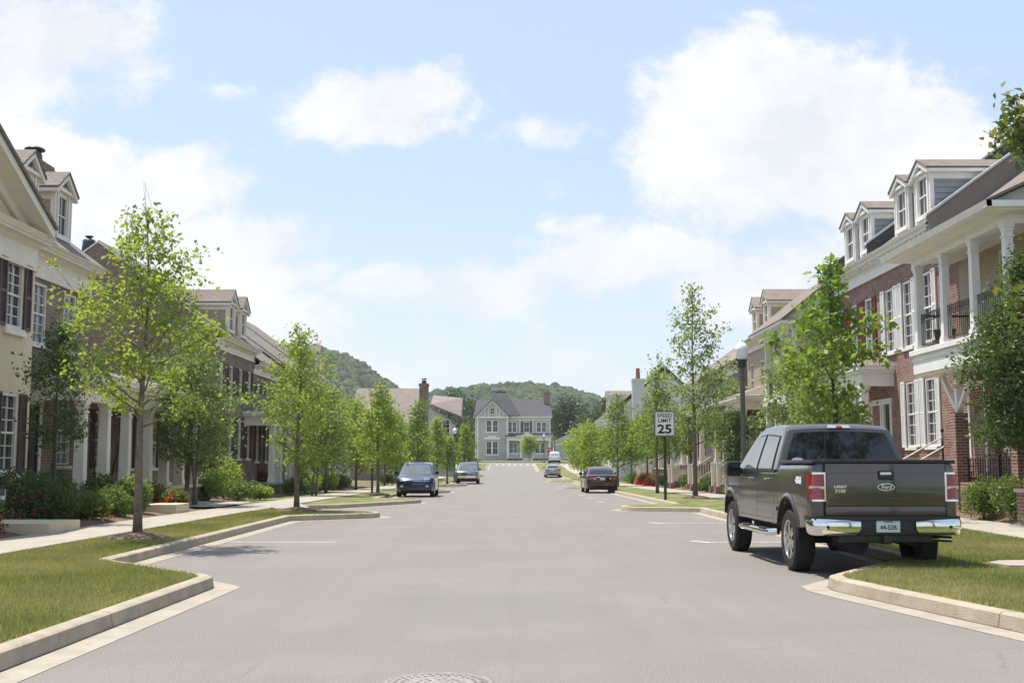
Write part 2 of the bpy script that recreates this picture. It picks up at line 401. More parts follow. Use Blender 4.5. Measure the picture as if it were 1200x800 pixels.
# kerb lines: (y, x), y always increasing
KL = [(-30, -3.7), (8, -3.68), (14.0, -3.56), (14.25, -3.7), (16.4, -5.65), (29.6, -5.65), (30.9, -4.1), (31.3, -3.72), (31.8, -3.6), (32.3, -3.68), (32.9, -4.1), (34.2, -6.0), (34.9, -7.1), (38.3, -7.1),
      (39.0, -5.8), (43.6, -4.1), (45.0, -3.65), (45.6, -3.55), (46.0, -3.75), (48.2, -5.65), (62.6, -5.65), (64.6, -3.7), (65.2, -3.55), (67.2, -3.55), (67.8, -3.8), (69.8, -5.65), (88, -5.65), (90, -3.75), (90.8, -3.55),
      (93.5, -3.55), (94.3, -3.75), (96.5, -5.65), (121, -5.65), (123, -3.6), (127, -3.55), (129, -5.65), (158, -5.65), (161, -3.6), (183, -3.6), (186, -5.0), (188, -9)]
KR = [(-30, 7.5), (4, 6.2), (7.5, 5.2), (10.3, 4.5), (12.5, 4.0), (13.7, 3.76), (14.1, 3.8), (16.4, 5.3), (16.9, 5.68), (31.0, 5.68), (35.6, 5.75), (36.2, 4.1), (36.5, 3.75), (36.9, 3.52), (37.5, 3.5), (38.2, 3.75), (40.3, 5.65), (58, 5.65), (76.5, 5.65), (78.6, 3.75),
      (79.4, 3.52), (81.5, 3.5), (82.3, 3.7), (84.4, 5.65), (106, 5.65), (108, 3.55), (112, 3.5), (114, 5.65), (150, 5.65), (153, 3.55), (183, 3.55), (186, 5), (188, 9)]
def offset_line(K, d, side):
    P = [Vector((x, y)) for y, x in K]; out = []
    for i, q in enumerate(P):
        ds = []
        if i: ds.append((q-P[i-1]).normalized())
        if i < len(P)-1: ds.append((P[i+1]-q).normalized())
        ns = [Vector((-e.y, e.x))*side for e in ds]
        nn = sum(ns, Vector((0, 0))).normalized(); k = 1/max(.6, nn.dot(ns[0]))
        out.append((q.y+nn.y*d*k, q.x+nn.x*d*k))
    return out
def mono(K):
    o = [K[0]]
    for q in K[1:]:
        if q[0] > o[-1][0]+.01: o.append(q)
    return o
def densify(K):
    o = []
    for (a, xa), (b, xb) in zip(K, K[1:]):
        n_ = max(1, int(math.hypot(b-a, xb-xa)/3))
        for i in range(n_): o.append((a+(b-a)*i/n_, xa+(xb-xa)*i/n_))
    o.append(K[-1]); return o
# base ground to the horizon
mb = MB(); Y = [-55, -30]+ys(0, 240, 6)[0:]+[300, 400, 700, 1200, 1395]
for a, b in ((-1395, -60), (-60, 60), (60, 1495)): strip(mb, a, b, Y, -.12)
tag(mb.build('ground', 'grass'), kind='structure')
mb = MB(); strip(mb, lambda y: -8.2, lambda y: 9.5, ys(-40, 188, 2), 0)
strip(mb, -90, 90, ys(188, 197, 3), 0)
tag(mb.build('road', 'asphalt'), kind='structure')
for K, side, nm in ((KL, 1, 'l'), (KR, -1, 'r')):
    Kd = densify(K)
    prof = [(-.30, .004), (-.012, .006), (.0, .008), (.02, .128), (.045, .148), (.16, .150), (.175, .12)]
    lines = [offset_line(Kd, d, side) for d, z in prof]
    for seg, name, mt in (((0, 1), 'gutter', 'gutter_pan'), ((2, 6), 'kerb', 'kerb')):
        mb = MB(); a, b = seg; cols_ = lines[a:b+1]; zz = [p_[1] for p_ in prof[a:b+1]]; n_ = len(cols_)
        vs = [(L[i][1], L[i][0], zg(L[i][0])+z) for i in range(len(Kd)) for L, z in zip(cols_, zz)]
        fs = [(i*n_+j, i*n_+j+1, (i+1)*n_+j+1, (i+1)*n_+j) for i in range(len(Kd)-1) for j in range(n_-1)]
        if nm == 'l' and name == 'kerb':   # dropped kerb at the paved crossing
            fs = [f_ for f_ in fs if not (35.0 < vs[f_[0]][1] < 38.2)]
        mb.add(vs, fs, True)
        tag(mb.build(name, mt, smooth_angle=40), kind='structure')
inL = interp(mono(offset_line(densify(KL), .16, 1))); inR = interp(mono(offset_line(densify(KR), .16, -1)))
WLo = interp([(-30, -7.5), (17, -7.45), (30, -7.2), (50, -7.2), (200, -7.2)]); WLi = lambda y: WLo(y)-1.5
WRo = interp([(-30, 8.9), (12, 8.9), (20.5, 9.0), (26, 9.25), (40, 8.6), (46, 8.2), (70, 7.8), (100, 7.6), (200, 7.4)]); WRi = lambda y: WRo(y)+1.55
Yf = sorted(set([round(q, 2) for q in ys(-30, 188, .8)]+[round(q[0], 2) for q in offset_line(densify(KL), .16, 1)+offset_line(densify(KR), .16, -1) if q[0] < 188]))
mb = MB()
strip(mb, lambda y: max(inL(y), WLo(y)+.02), WLo, Yf, .145)
strip(mb, WLi, -60, Yf[::4]+[188], .15, .3)
strip(mb, lambda y: inR(y), WRo, Yf, .145)
strip(mb, WRi, 60, Yf[::4]+[188], .15, .3)
strip(mb, -90, 90, ys(197, 240, 4), .15)
tag(mb.build('lawn', 'grass'), kind='structure')
def walk(name, xo, xi, Ys):
    mb = MB()
    for y0, y1 in zip(Ys, Ys[1:]):
        a, b = y0+.006, y1-.006
        vs = []
        for y in (a, b):
            for x in (xo(y), xi(y)):
                vs += [(x, y, zg(y)+.05), (x, y, zg(y)+.175)]
        mb.add([vs[0], vs[2], vs[6], vs[4], vs[1], vs[3], vs[7], vs[5]], [(0,3,2,1),(4,5,6,7),(0,1,5,4),(1,2,6,5),(2,3,7,6),(3,0,4,7)])
    tag(mb.build(name, 'concrete', bevel=.006, seg=1), kind='structure')
walk('sidewalk', WLo, WLi, ys(-6, 183, 1.5)); walk('sidewalk', WRo, WRi, ys(-6, 183, 1.5))
# paved crossing on the left
mb = MB(); mb.add([(-7.22, 34.6, .178), (-7.22, 38.7, .178), (-6.7, 38.6, .02), (-6.7, 34.7, .02)], [(0, 1, 2, 3)])
mb.add([(-8.66, 34.4, .181), (-8.66, 38.9, .181), (-10.6, 38.9, .19), (-10.6, 34.4, .19)], [(0, 1, 2, 3)])
tag(mb.build('pavement_ramp', 'concrete'), kind='structure')
# front walks on both sides, kept as paths
mb = MB()
for x0, x1, y0 in ((-8.65, -13, 60), (-8.65, -13, 76), (-8.65, -13, 88), (9.7, 10.6, 55.8), (9.5, 10.4, 63.5)): mb.add([(x0, y0-.7, zg(y0)+.20), (x1, y0-.7, zg(y0)+.22), (x1, y0+.7, zg(y0)+.22), (x0, y0+.7, zg(y0)+.20)], [(0, 1, 2, 3)])
tag(mb.build('garden_path', 'concrete'), kind='structure')
# markings
def mark(mb, x0, x1, y0, y1, sk=0):
    mb.add([(x0, y0, zg(y0)+.006), (x1, y0+sk, zg(y0)+.006), (x1, y1+sk, zg(y1)+.006), (x0, y1, zg(y1)+.006)], [(0, 1, 2, 3)])
mb = MB()
for y in (21.9,): mark(mb, -5.3, -3.75, y-.05, y+.05); mark(mb, -3.72, -3.30, y-.22, y-.10, .25)
for y in (21.9, 28.6): mark(mb, 3.75, 5.35, y-.05, y+.05); mb.add([(3.35, y+.32, .006), (3.47, y+.36, .006), (3.78, y-.18, .006), (3.66, y-.22, .006)], [(0, 1, 2, 3)])
for y in (47, 53.5, 60, 67): mb.add([(3.35, y+.4, zg(y)+.006), (3.5, y+.45, zg(y)+.006), (3.78, y-.2, zg(y)+.006), (3.62, y-.25, zg(y)+.006)], [(0, 1, 2, 3)])
for y in (55.5, 76, 82): mb.add([(-3.35, y+.4, zg(y)+.006), (-3.5, y+.45, zg(y)+.006), (-3.78, y-.2, zg(y)+.006), (-3.62, y-.25, zg(y)+.006)], [(0, 1, 2, 3)])
for i in range(7): mark(mb, -2.6+i*.95, -2.1+i*.95, 182, 184.6)
tag(mb.build('road_marking', 'marking'), kind='structure')
# mulch beds (wavy edges)
def bed(x0, x1, y0, y1, lift=.03, hi=.10):
    mb = MB(); Ys = ys(y0, y1, .5); r_ = random.Random(int(y0*10)); nx = 8; vs = []
    for y in Ys:
        e = min(1, (y-y0)/.8, (y1-y)/.8); a = x0(y) if callable(x0) else x0; sg = 1 if x1 > a else -1
        a += sg*(.05+.05*math.sin(y*2.1)+(1-max(0, e))*.5)
        for i in range(nx+1):
            t = i/nx; vs.append((a+(x1-a)*t, y, zg(y)+.15+lift*min(1, t*6)-.03*(t == 0)+hi*t*max(0, e)+r_.uniform(-.012, .018)))
    mb.add(vs, [(j*(nx+1)+i, j*(nx+1)+i+1, (j+1)*(nx+1)+i+1, (j+1)*(nx+1)+i) for j in range(len(Ys)-1) for i in range(nx)], True)
    tag(mb.build('mulch_bed', 'mulch'), kind='structure')
bed(lambda y: WLi(y)-.02, -12.6, 14, 34.2, .05, .15); bed(-9.9, -12.6, 39.2, 62, .04, .1); bed(-9.5, -13, 63, 98, .04, .1)
bed(lambda y: WRi(y)+.02, 13.4, 15, 52, .05, .22); bed(lambda y: WRi(y)+.3, 13, 53.5, 100, .04, .2)
# ------------------------------------------------------------------ plants
def leaves(C_, size, rg, tl=1.7, up=.35):
    n = len(C_); C_ = np.asarray(C_)
    d = rg.normal(size=(n, 3)); d[:, 2] -= .15; d /= np.linalg.norm(d, axis=1, keepdims=True)
    u = rg.normal(size=(n, 3)); u[:, 2] += up*2; s_ = np.cross(d, u); s_ /= np.linalg.norm(s_, axis=1, keepdims=True)+1e-9
    nn = np.cross(s_, d)
    L = size*rg.uniform(.45, 1.45, (n, 1)); W = L/tl*.5
    V_ = np.empty((n, 4, 3)); V_[:, 0] = C_; V_[:, 1] = C_+d*L*.5+s_*W+nn*W*.35; V_[:, 2] = C_+d*L; V_[:, 3] = C_+d*L*.5-s_*W+nn*W*.35
    F_ = np.arange(n*4).reshape(n, 4)
    return V_.reshape(-1, 3), F_, rg.uniform(0, 1, n)
def tree_mesh(seed, h, cr, cb, nleaf, lsize, shape='oval', trunk_r=.06, lean=(0, 0), nb=None, stems=1, sparse=.0, droop=0, upang=.75, twig=.55, clump=.13, widest=.4):
    """returns (MB of wood, leaf centres). shape radius profile over t in 0..1 of the crown"""
    rg = np.random.default_rng(seed); rnd = random.Random(seed)
    wood = MB(); cents = []; wts = []
    nb = nb or int(14+h*3.2)
    for st in range(stems):
        lx = lean[0]+(rnd.uniform(-.5, .5) if stems > 1 else 0); ly = lean[1]+(rnd.uniform(-.5, .5) if stems > 1 else 0)
        hh = h*(rnd.uniform(.8, 1) if st else 1)
        bx, by = (rnd.uniform(-.22, .22), rnd.uniform(-.22, .22)) if stems > 1 else (0, 0)
        ph = rnd.uniform(0, 6)
        def tp(t): return Vector((bx+lx*t+.035*math.sin(t*7+ph)*t*1.5, by+ly*t+.035*math.cos(t*6+ph)*t*1.5, hh*t))
        n_ = 12; tr = trunk_r*(1 if stems == 1 else .6)
        def rad(t): return tr*(1.25-.9*t if t > .04 else 1.55)*(1-.65*max(0, t-.3)/.7)+.003
        wood.tube([tp(i/n_) for i in range(n_+1)], [rad(i/n_) for i in range(n_+1)], 8)
        for b in range(nb):
            t = (b+rnd.uniform(.1, .9))/nb
            z = cb+(1-cb)*t*.97
            if shape == 'cone': pr = (1-t)**.8*.95+.06
            elif shape == 'oval': pr = (.62+.38*t/widest) if t < widest else max(.06, 1-(t-widest)/(1-widest)*.95)**1.12
            elif shape == 'column': pr = .75+.25*math.sin(PI*t)
            else: pr = min(1, .35+t*1.1)*(1-max(0, t-.75)*2.2)
            L = cr*max(.12, pr)*rnd.uniform(.62, 1.12)
            if sparse and rnd.random() < sparse: L *= .45
            az = b*2.399+rnd.uniform(-.5, .5)
            el = upang*(.55+.75*t)-droop*.5
            p0 = tp(z); n2 = 6; pts = [p0]; d = Vector((math.cos(az)*math.cos(el), math.sin(az)*math.cos(el), math.sin(el)))
            for k in range(n2):
                d = (d+Vector((rnd.uniform(-.16, .16), rnd.uniform(-.16, .16), rnd.uniform(-.10, .12)-droop*.18))).normalized()
                pts.append(pts[-1]+d*(L/math.cos(min(1.1, el)))*.9/n2)
            r0 = max(.006, rad(z)*.42)
            wood.tube(pts, [r0*(1-.85*i/n2) for i in range(n2+1)], 5, False)
            m = 5+int(L*5)
            for k in range(m):
                q = rnd.uniform(.22, 1.0)**.8; a = q*n2; i = min(n2-1, int(a)); s0 = pts[i].lerp(pts[i+1], a-i)
                dd = (d*.45+Vector((rnd.gauss(0, .7), rnd.gauss(0, .7), rnd.gauss(.12-droop, .45)))).normalized()
                l2 = L*rnd.uniform(.18, .42)*twig*1.5+.06; s1 = s0+dd*l2
                wood.tube([s0, s0.lerp(s1, .5)+Vector((0, 0, .02)), s1], [.0055, .004, .002], 3, False)
                w_ = l2+.1
                for g in range(3):
                    cents.append(s0.lerp(s1, rnd.uniform(.3, 1.05))); wts.append(w_)
            cents.append(pts[-1]); wts.append(.2)
    cents = np.array([tuple(c) for c in cents]); wts = np.array(wts); wts /= wts.sum()
    idx = rg.choice(len(cents), nleaf, p=wts)
    # clumps: a light spread around each twig
    C_ = cents[idx]+rg.normal(size=(nleaf, 3))*clump*np.array([1, 1, .75])
    V_, F_, T_ = leaves(C_, lsize, rg)
    # leaf colour differs at random: tint per leaf and per clump
    ct = rg.uniform(0, 1, len(cents)); T_ = .45*T_+.55*ct[idx]
    return wood, V_, F_, T_
def tree(name, label, x, y, h, cr, cb, nleaf, lsize, mat_, seed, group=None, bark='bark', z=None, cat='tree', whip=0, mulch=False, sprays=(), **k):
    z0 = (zg(y)+.15) if z is None else z
    t = thing(name, label, cat, (x, y, z0), 0, group)
    wood, V_, F_, T_ = tree_mesh(seed, h, cr, cb, nleaf, lsize, **k)
    rnd = random.Random(seed)
    for i in range(whip):
        a = Vector((rnd.uniform(-.1, .1), rnd.uniform(-.1, .1), h*.93)); wood.tube([a, a+Vector((rnd.uniform(-.1, .1), 0, .45)), a+Vector((rnd.uniform(-.28, .12), 0, .95))], [.006, .004, .002], 3, False)
    for p0, p1, rr_, nn_ in sprays:      # long low limbs with their own leaves
        p0, p1 = Vector(p0), Vector(p1); rg = np.random.default_rng(seed+nn_)
        q = [p0.lerp(p1, i/6)+Vector((0, 0, .18*math.sin(PI*i/6))) for i in range(7)]; wood.tube(q, [.028-.0036*i for i in range(7)], 6, False); cs = []
        for b in range(16):
            s0 = q[3+b % 4]; s1 = s0+Vector(rg.normal(size=3)*rr_*.6); wood.tube([s0, s1], [.007, .003], 4, False); cs += [tuple(s0.lerp(s1, u)) for u in (.5, .75, 1)]
        cs = np.array(cs); C2 = cs[rg.integers(0, len(cs), nn_)]+rg.normal(size=(nn_, 3))*.075
        V2, F2, T2 = leaves(C2, lsize, rg); F_ = np.concatenate([F_, F2+len(V_)]); V_ = np.concatenate([V_, V2]); T_ = np.concatenate([T_, T2])
    wood.build('trunk', bark, t, local=True)
    npmesh('crown', V_, F_, mat_, T_, t, nper=4)
    if mulch:
        m = MB(); pr = [(.62, -.02), (.5, .05), (.3, .09), (.12, .12), (.02, .12)]
        m.lathe(pr, n=18); o = m.build('mulch_mound', 'mulch', None, local=True); o.location = (x, y, z0); tag(o, kind='stuff')
    return t
def shrub_mesh(seed, rx, ry, h, n, ls, flat=.0):
    rg = np.random.default_rng(seed)
    k = 9; cc = []
    for i in range(k):
        a = i/k*2*PI+rg.uniform(-.4, .4); q = rg.uniform(.25, .62)
        cc.append((math.cos(a)*rx*q, math.sin(a)*ry*q, h*rg.uniform(.38, .66), rg.uniform(.36, .52)))
    cc.append((0, 0, h*.62, .5)); cc = np.array(cc)
    i = rg.integers(0, len(cc), n); d = rg.normal(size=(n, 3)); d /= np.linalg.norm(d, axis=1, keepdims=True)
    rr = rg.uniform(.35, 1.08, (n, 1))**.5
    P = cc[i, :3]+d*rr*np.stack([cc[i, 3]*rx, cc[i, 3]*ry, cc[i, 3]*h*.85], 1)*1.05
    P[:, 2] = np.abs(P[:, 2])+.01
    V_, F_, T_ = leaves(P, ls, rg, 2.0)
    return V_, F_, .6*T_+.4*rg.uniform(0, 1, len(cc))[i]
_sh = {}
def shrub(name, label, x, y, rx, h, mat_, seed=1, n=2600, ls=.06, group=None, ry=None, z=None, cat='shrub', flowers=None, nf=260, fs=.06):
    ry = ry or rx; key = (mat_, seed % 3, n, ls, flowers, nf, round(rx/h, 0))
    z0 = zg(y)+.2 if z is None else z
    rg = np.random.default_rng(seed)
    V_, F_, T_ = shrub_mesh(seed, rx, ry, h, n, ls)
    wd = MB(); rnd = random.Random(seed)
    t = thing(name, label, cat, (x, y, z0), 0, group)
    npmesh('foliage', V_, F_, mat_, T_, t, nper=4)
    for i in range(7):
        a = rnd.uniform(0, 6.28); wd.tube([(0, 0, -.05), (math.cos(a)*rx*.25, math.sin(a)*ry*.25, h*.4), (math.cos(a)*rx*.5, math.sin(a)*ry*.5, h*.75)], [.012, .009, .004], 4, False)
    wd.build('stem', 'bark_dark', t, local=True)
    if flowers:
        d = rg.normal(size=(nf, 3)); d[:, 2] = np.abs(d[:, 2])*.8; d /= np.linalg.norm(d, axis=1, keepdims=True)
        P = d*np.array([rx, ry, h*.95])*rg.uniform(.8, 1.02, (nf, 1)); cl = np.repeat(P, 4, 0)+rg.normal(size=(nf*4, 3))*.025
        V_, F_, T_ = leaves(cl, fs, rg, 1.2)
        npmesh('flower', V_, F_, flowers, T_, t, nper=4)
    return t
def grass_blades(name, inside, n, box, seed, h=.055, wid=.009):
    rg = np.random.default_rng(seed)
    x = rg.uniform(box[0], box[1], n); y = rg.uniform(box[2], box[3], n)
    # nearer the camera more blades
    keep = np.array([inside(a, b) for a, b in zip(x, y)]); x = x[keep]; y = y[keep]; n = len(x)
    z = np.array([zg(b) for b in y])+.143
    a = rg.uniform(0, 2*PI, n); hh = h*rg.uniform(.45, 1.3, n); l = rg.uniform(0, .9, n)*hh; b = rg.uniform(0, 2*PI, n)
    V_ = np.empty((n, 3, 3)); wx, wy = np.cos(a)*wid/2, np.sin(a)*wid/2
    V_[:, 0] = np.stack([x-wx, y-wy, z], 1); V_[:, 1] = np.stack([x+wx, y+wy, z], 1); V_[:, 2] = np.stack([x+np.cos(b)*l, y+np.sin(b)*l, z+hh], 1)
    patch = np.array([mnoise.noise(Vector((p*.6, q*.6, 0)))*.5+.5 for p, q in zip(x, y)])
    big = np.array([mnoise.noise(Vector((p*.35+9, q*.35, 4)))*.5+.5 for p, q in zip(x, y)])
    ke = np.array([max(0, 1-min(abs(p-inL(q)), abs(p-inR(q)))/.55) for p, q in zip(x, y)])     # drier along the kerb
    T_ = np.clip(1.7*(patch-.5)+1.5*(big-.5)+.42+.5*ke*patch*1.4+rg.normal(size=n)*.16, 0, 1)
    o = npmesh(name, V_.reshape(-1, 3), np.arange(n*3).reshape(n, 3), 'blade', T_)
    tag(o, kind='stuff'); return o
# ------------------------------------------------------------------ houses
class House:
    """a = along the street (world y), n = outwards from the facade, z up (world minus g)"""
    def __init__(s, name, label, sd, X0, u0, u1, g=0, cat='house', group=None, D=10.5):
        s.sd, s.X0, s.u0, s.u1, s.g, s.D = sd, X0, u0, u1, g, D
        s.t = thing(name, label, cat, (sd*X0, (u0+u1)/2, g), 0, group)
    def F(s, a, n, z): return (s.sd*(s.X0-n), a, z+s.g)
    def mb(s, T=None): return MB(T or s.F)
    def end(s, u):          # plane of the end wall that faces the camera: a = depth behind the facade, n = towards the camera
        return lambda a, n, z: (s.sd*(s.X0+a), u-n, z+s.g)
    def wall(s, mat_, z0, z1, holes=(), n=0, u0=None, u1=None, name='wall', far=False):
        u0 = s.u0 if u0 is None else u0; u1 = s.u1 if u1 is None else u1
        m = s.mb(); holegrid(m, u0, u1, z0, z1, holes, n)
        m.add([(u0, n, z0), (u0, -s.D, z0), (u0, -s.D, z1), (u0, n, z1)], [(0, 1, 2, 3)])
        m.add([(u1, n, z0), (u1, -s.D, z0), (u1, -s.D, z1), (u1, n, z1)], [(0, 1, 2, 3)])
        m.add([(u0, -s.D, z0), (u1, -s.D, z0), (u1, -s.D, z1), (u0, -s.D, z1)], [(0, 1, 2, 3)])
        return m.build(name, mat_, s.t)
    def window(s, u0, u1, z0, z1, n=0, trim='white', glass='glass_dark', T=None, cols=2, rows=3, sill=True, lintel=None, wf=.07, depth=.10):
        m = s.mb(T); d = depth
        m.box(u0, u0+wf, n-d, n-.015, z0, z1); m.box(u1-wf, u1, n-d, n-.015, z0, z1)
        m.box(u0+wf, u1-wf, n-d, n-.015, z1-wf, z1); m.box(u0+wf, u1-wf, n-d, n-.015, z0, z0+wf)
        zm = (z0+z1)/2; m.box(u0+wf, u1-wf, n-d, n-.035, zm-.025, zm+.025)
        for i in range(1, cols):
            x = u0+wf+(u1-u0-2*wf)*i/cols; m.box(x-.012, x+.012, n-d, n-.055, z0+wf, zm-.025); m.box(x-.012, x+.012, n-d, n-.045, zm+.025, z1-wf)
        for (a, b) in ((z0+wf, zm-.025), (zm+.025, z1-wf)):
            k = max(1, rows//2+1 if rows > 2 else rows)
            for i in range(1, k): z = a+(b-a)*i/k; m.box(u0+wf, u1-wf, n-d, n-.062, z-.011, z+.011)
        f = m.build('window', trim, s.t)
        g = s.mb(T); g.box(u0+.02, u1-.02, n-d-.02, n-d+.012, z0+.02, z1-.02); gl = g.build('pane', glass, f)
        if sill:
            q = s.mb(T); q.box(u0-.06, u1+.06, n+.001, n+.07, z0-.09, z0-.001); q.build('sill', trim, f)
        if lintel:
            q = s.mb(T); q.hexa([(u0-.05, n+.002, z1+.002), (u1+.05, n+.002, z1+.002), (u1+.05, n+.03, z1+.002), (u0-.05, n+.03, z1+.002), (u0-.15, n+.002, z1+.24), (u1+.15, n+.002, z1+.24), (u1+.15, n+.03, z1+.24), (u0-.15, n+.03, z1+.24)]); q.build('lintel', lintel, f)
        return f
    def shutters(s, u0, u1, z0, z1, mat_, n=0, w_=.40, T=None, near=True):
        for a, b in ((u0-w_-.02, u0-.02), (u1+.02, u1+w_+.02)):
            m = s.mb(T); st = .055
            for q in ((a, a+st), (b-st, b)): m.box(q[0], q[1], n+.012, n+.055, z0, z1)
            zz = [z0, (z0+z1)/2-.03, z1-.06]
            for z in zz: m.box(a+st, b-st, n+.012, n+.053, z, z+.07)
            m.box(a+st, b-st, n+.012, n+.018, z0+.07, z1-.06)
            if near:
                k = int((z1-z0)/.052)
                for i in range(k):
                    z = z0+.07+(z1-z0-.15)*i/k
                    m.hexa([(a+st, n+.044, z), (b-st, n+.044, z), (b-st, n+.050, z), (a+st, n+.050, z), (a+st, n+.019, z+.036), (b-st, n+.019, z+.036), (b-st, n+.026, z+.036), (a+st, n+.026, z+.036)])
            m.build('shutter', mat_, s.t)
    def cornice(s, z, trim='white', over=.42, frieze=.7, u0=None, u1=None, brackets=True, n=0, ends=.0):
        u0 = (s.u0 if u0 is None else u0)-ends; u1 = (s.u1 if u1 is None else u1)+ends
        m = s.mb(); m.box(u0, u1, n-.01, n+.05, z-frieze, z-.16)
        m.box(u0, u1, n-.01, n+.085, z-frieze-.05, z-frieze)
        m.prism([(n, z-.30), (n+.12, z-.22), (n+.16, z-.155), (n, z-.155)], u0, u1, 0)
        m.box(u0, u1, n-.01, n+over-.06, z-.155, z-.10)
        m.prism([(n+over-.10, z-.10), (n+over-.03, z-.10), (n+over+.07, z+.03), (n+over-.10, z+.03)], u0, u1, 0)
        if brackets:
            k = int((u1-u0)/.42)
            for i in range(k+1):
                q = u0+.05+(u1-u0-.15)*i/k; m.box(q, q+.10, n+.051, n+over-.12, z-.25, z-.156)
        m.build('cornice', trim, s.t)
    def roof(s, z, slope=.75, run=5.2, over=.45, mat_='shingle_brown', u0=None, u1=None, n=0, back=True, name='roof'):
        u0 = s.u0 if u0 is None else u0; u1 = s.u1 if u1 is None else u1
        m = s.mb(); e = n+over; zr = z+.04+slope*(run+over); t = .12
        m.prism([(e, z+.04), (n-run, zr), (n-run-run, z+.04), (n-run-run, z+.04-t), (n-run, zr-t), (e, z+.04-t*.6)], u0, u1, 0)
        s.t['ridge'] = round(zr, 2)
        del s.t['ridge']
        return m.build(name, mat_, s.t), zr
    def gable(s, u, z, mat_, slope=.75, run=5.2, over=0, holes=(), z0=None, T0=None, name='gable_wall', para=None, n=0):
        """end wall facing the camera up to the roof slope, with real window openings"""
        T = s.end(u); m = s.mb(T); zb = z if z0 is None else z0
        if zb < z: holegrid(m, n, run*2, zb, z, holes, .012)
        m.prism([(n, z+.002), (run, z+.002+slope*run), (run*2, z+.002)], -.012, .012, 1) if False else m.add([(n, .012, z), (run, .012, z+slope*run), (2*run, .012, z)], [(0, 1, 2)])
        o = m.build(name, mat_, s.t)
        if para:       # raised parapet with metal coping
            h_ = para
            q = s.mb(T); q.prism([(n-.0, z-.02), (run, z+slope*run), (run*2, z-.02), (run*2, z+h_), (run, z+slope*run+h_), (n+.25, z+slope*.25+h_), (n-.02, z+h_-.1)], -.20, .02, 1); q.build('parapet', mat_ if mat_.startswith('brick') else 'metal_dark', s.t)
            q = s.mb(T)
            for sgn in (0,):
                a0, b0 = n-.05, z+h_-.05+.0; a1, b1 = run, z+slope*run+h_
                q.prism([(a0, b0-.02), (a1, b1+.002), (2*run, z+h_+.002), (2*run, z+h_+.07), (a1, b1+.075), (a0, b0+.06)], -.24, .07, 1)
            q.build('coping', 'white', s.t)
        return o
    def dormer(s, uc, w_, z0, z1, n, slope=.75, zr=None, trim='white', side='siding_grey', roofm='shingle_brown', depth=2.9, glass='glass_dark', near=True, peak=.62, vent=False, back=None):
        """front wall at n, width w_, base z0, eave z1"""
        u0, u1 = uc-w_/2, uc+w_/2; over = .16
        m = s.mb(); wu0, wu1, wz0, wz1 = u0+.24, u1-.24, z0+.22, z1-.10
        # front face with the opening and corner boards
        holegrid(m, u0, u1, z0, z1, [(wu0, wu1, wz0, wz1)], n)
        for a in (u0, u1): m.box(a-.03, a+.03, n-.10, n+.025, z0-.05, z1)
        m.add([(u0, n, z1), (u1, n, z1), (uc, n, z1+peak)], [(0, 1, 2)])
        m.box(u0-.12, u1+.12, n+.03, n+.10, z1-.02, z1+.07)                          # pediment base
        for sg in (-1, 1):
            a = uc+sg*(w_/2+over); q = [(a, z1-.03), (uc, z1+peak+.05), (uc, z1+peak-.09), (a-sg*.02, z1-.15)]
            m.prism([(p[0], p[1]) for p in q], n+.03, n+.12, 1) if False else m.add([(p[0], n+.03, p[1]) for p in q]+[(p[0], n+.14, p[1]) for p in q], [(0,1,2,3),(4,7,6,5),(0,4,5,1),(1,5,6,2),(2,6,7,3),(3,7,4,0)])
            m.box(a-.02, a+.02, n-depth*.8, n+.13, z1-.12, z1+.0)                     # eave fascia
            m.box(min(a, uc+sg*w_/2), max(a, uc+sg*w_/2), n-depth*.8, n+.10, z1-.10, z1-.06)
            m.box(uc+sg*w_/2-.02, uc+sg*w_/2+.02, n-depth*.75, n-.10, z1-.30, z1-.06)
        m.box(wu0-.09, wu0, n+.002, n+.035, wz0-.09, wz1+.09); m.box(wu1, wu1+.09, n+.002, n+.035, wz0-.09, wz1+.09); m.box(wu0-.12, wu1+.12, n+.002, n+.06, wz0-.12, wz0-.0)
        d = m.build('dormer', trim, s.t)
        if vent:
            q = s.mb(); q.add([(uc-.16, n+.02, z1+.16), (uc+.16, n+.02, z1+.16), (uc, n+.02, z1+.38), (uc-.16, n+.03, z1+.16), (uc+.16, n+.03, z1+.16), (uc, n+.03, z1+.38)], [(0,1,2),(3,4,5),(0,1,4,3),(1,2,5,4),(2,0,3,5)]); q.build('vent', 'metal_dark', d)
        q = s.mb(); k = int((z1-z0)/.17) if near else 1
        for a, sg in ((u0, -1), (u1, 1)):
            for i in range(k):
                za, zb = z0-.1+(z1-z0-.1)*i/k, z0-.1+(z1-z0-.1)*(i+1)/k
                q.hexa([(a, n-depth, za), (a, n-.10, za), (a+sg*.028, n-.10, za), (a+sg*.028, n-depth, za), (a, n-depth, zb), (a, n-.10, zb), (a+sg*.004, n-.10, zb), (a+sg*.004, n-depth, zb)])
        q.build('side_wall', side, d)
        q = s.mb()
        for sg in (-1, 1):
            a = uc+sg*(w_/2+over+.02); zo = z1-.02
            p = [(a, zo), (uc, z1+peak+.06), (uc, z1+peak+.12), (a, zo+.06)]
            q.add([(x, n+.17, z) for x, z in p]+[(x, n-depth-1.2, z) for x, z in p], [(0,1,2,3),(4,7,6,5),(0,4,5,1),(1,5,6,2),(2,6,7,3),(3,7,4,0)])
        q.build('dormer_roof', roofm, d)
        q = s.mb(); dd = .07; wf = .05
        q.box(wu0, wu0+wf, n-dd, n-.01, wz0, wz1); q.box(wu1-wf, wu1, n-dd, n-.01, wz0, wz1); q.box(wu0+wf, wu1-wf, n-dd, n-.01, wz1-wf, wz1); q.box(wu0+wf, wu1-wf, n-dd, n-.01, wz0, wz0+wf)
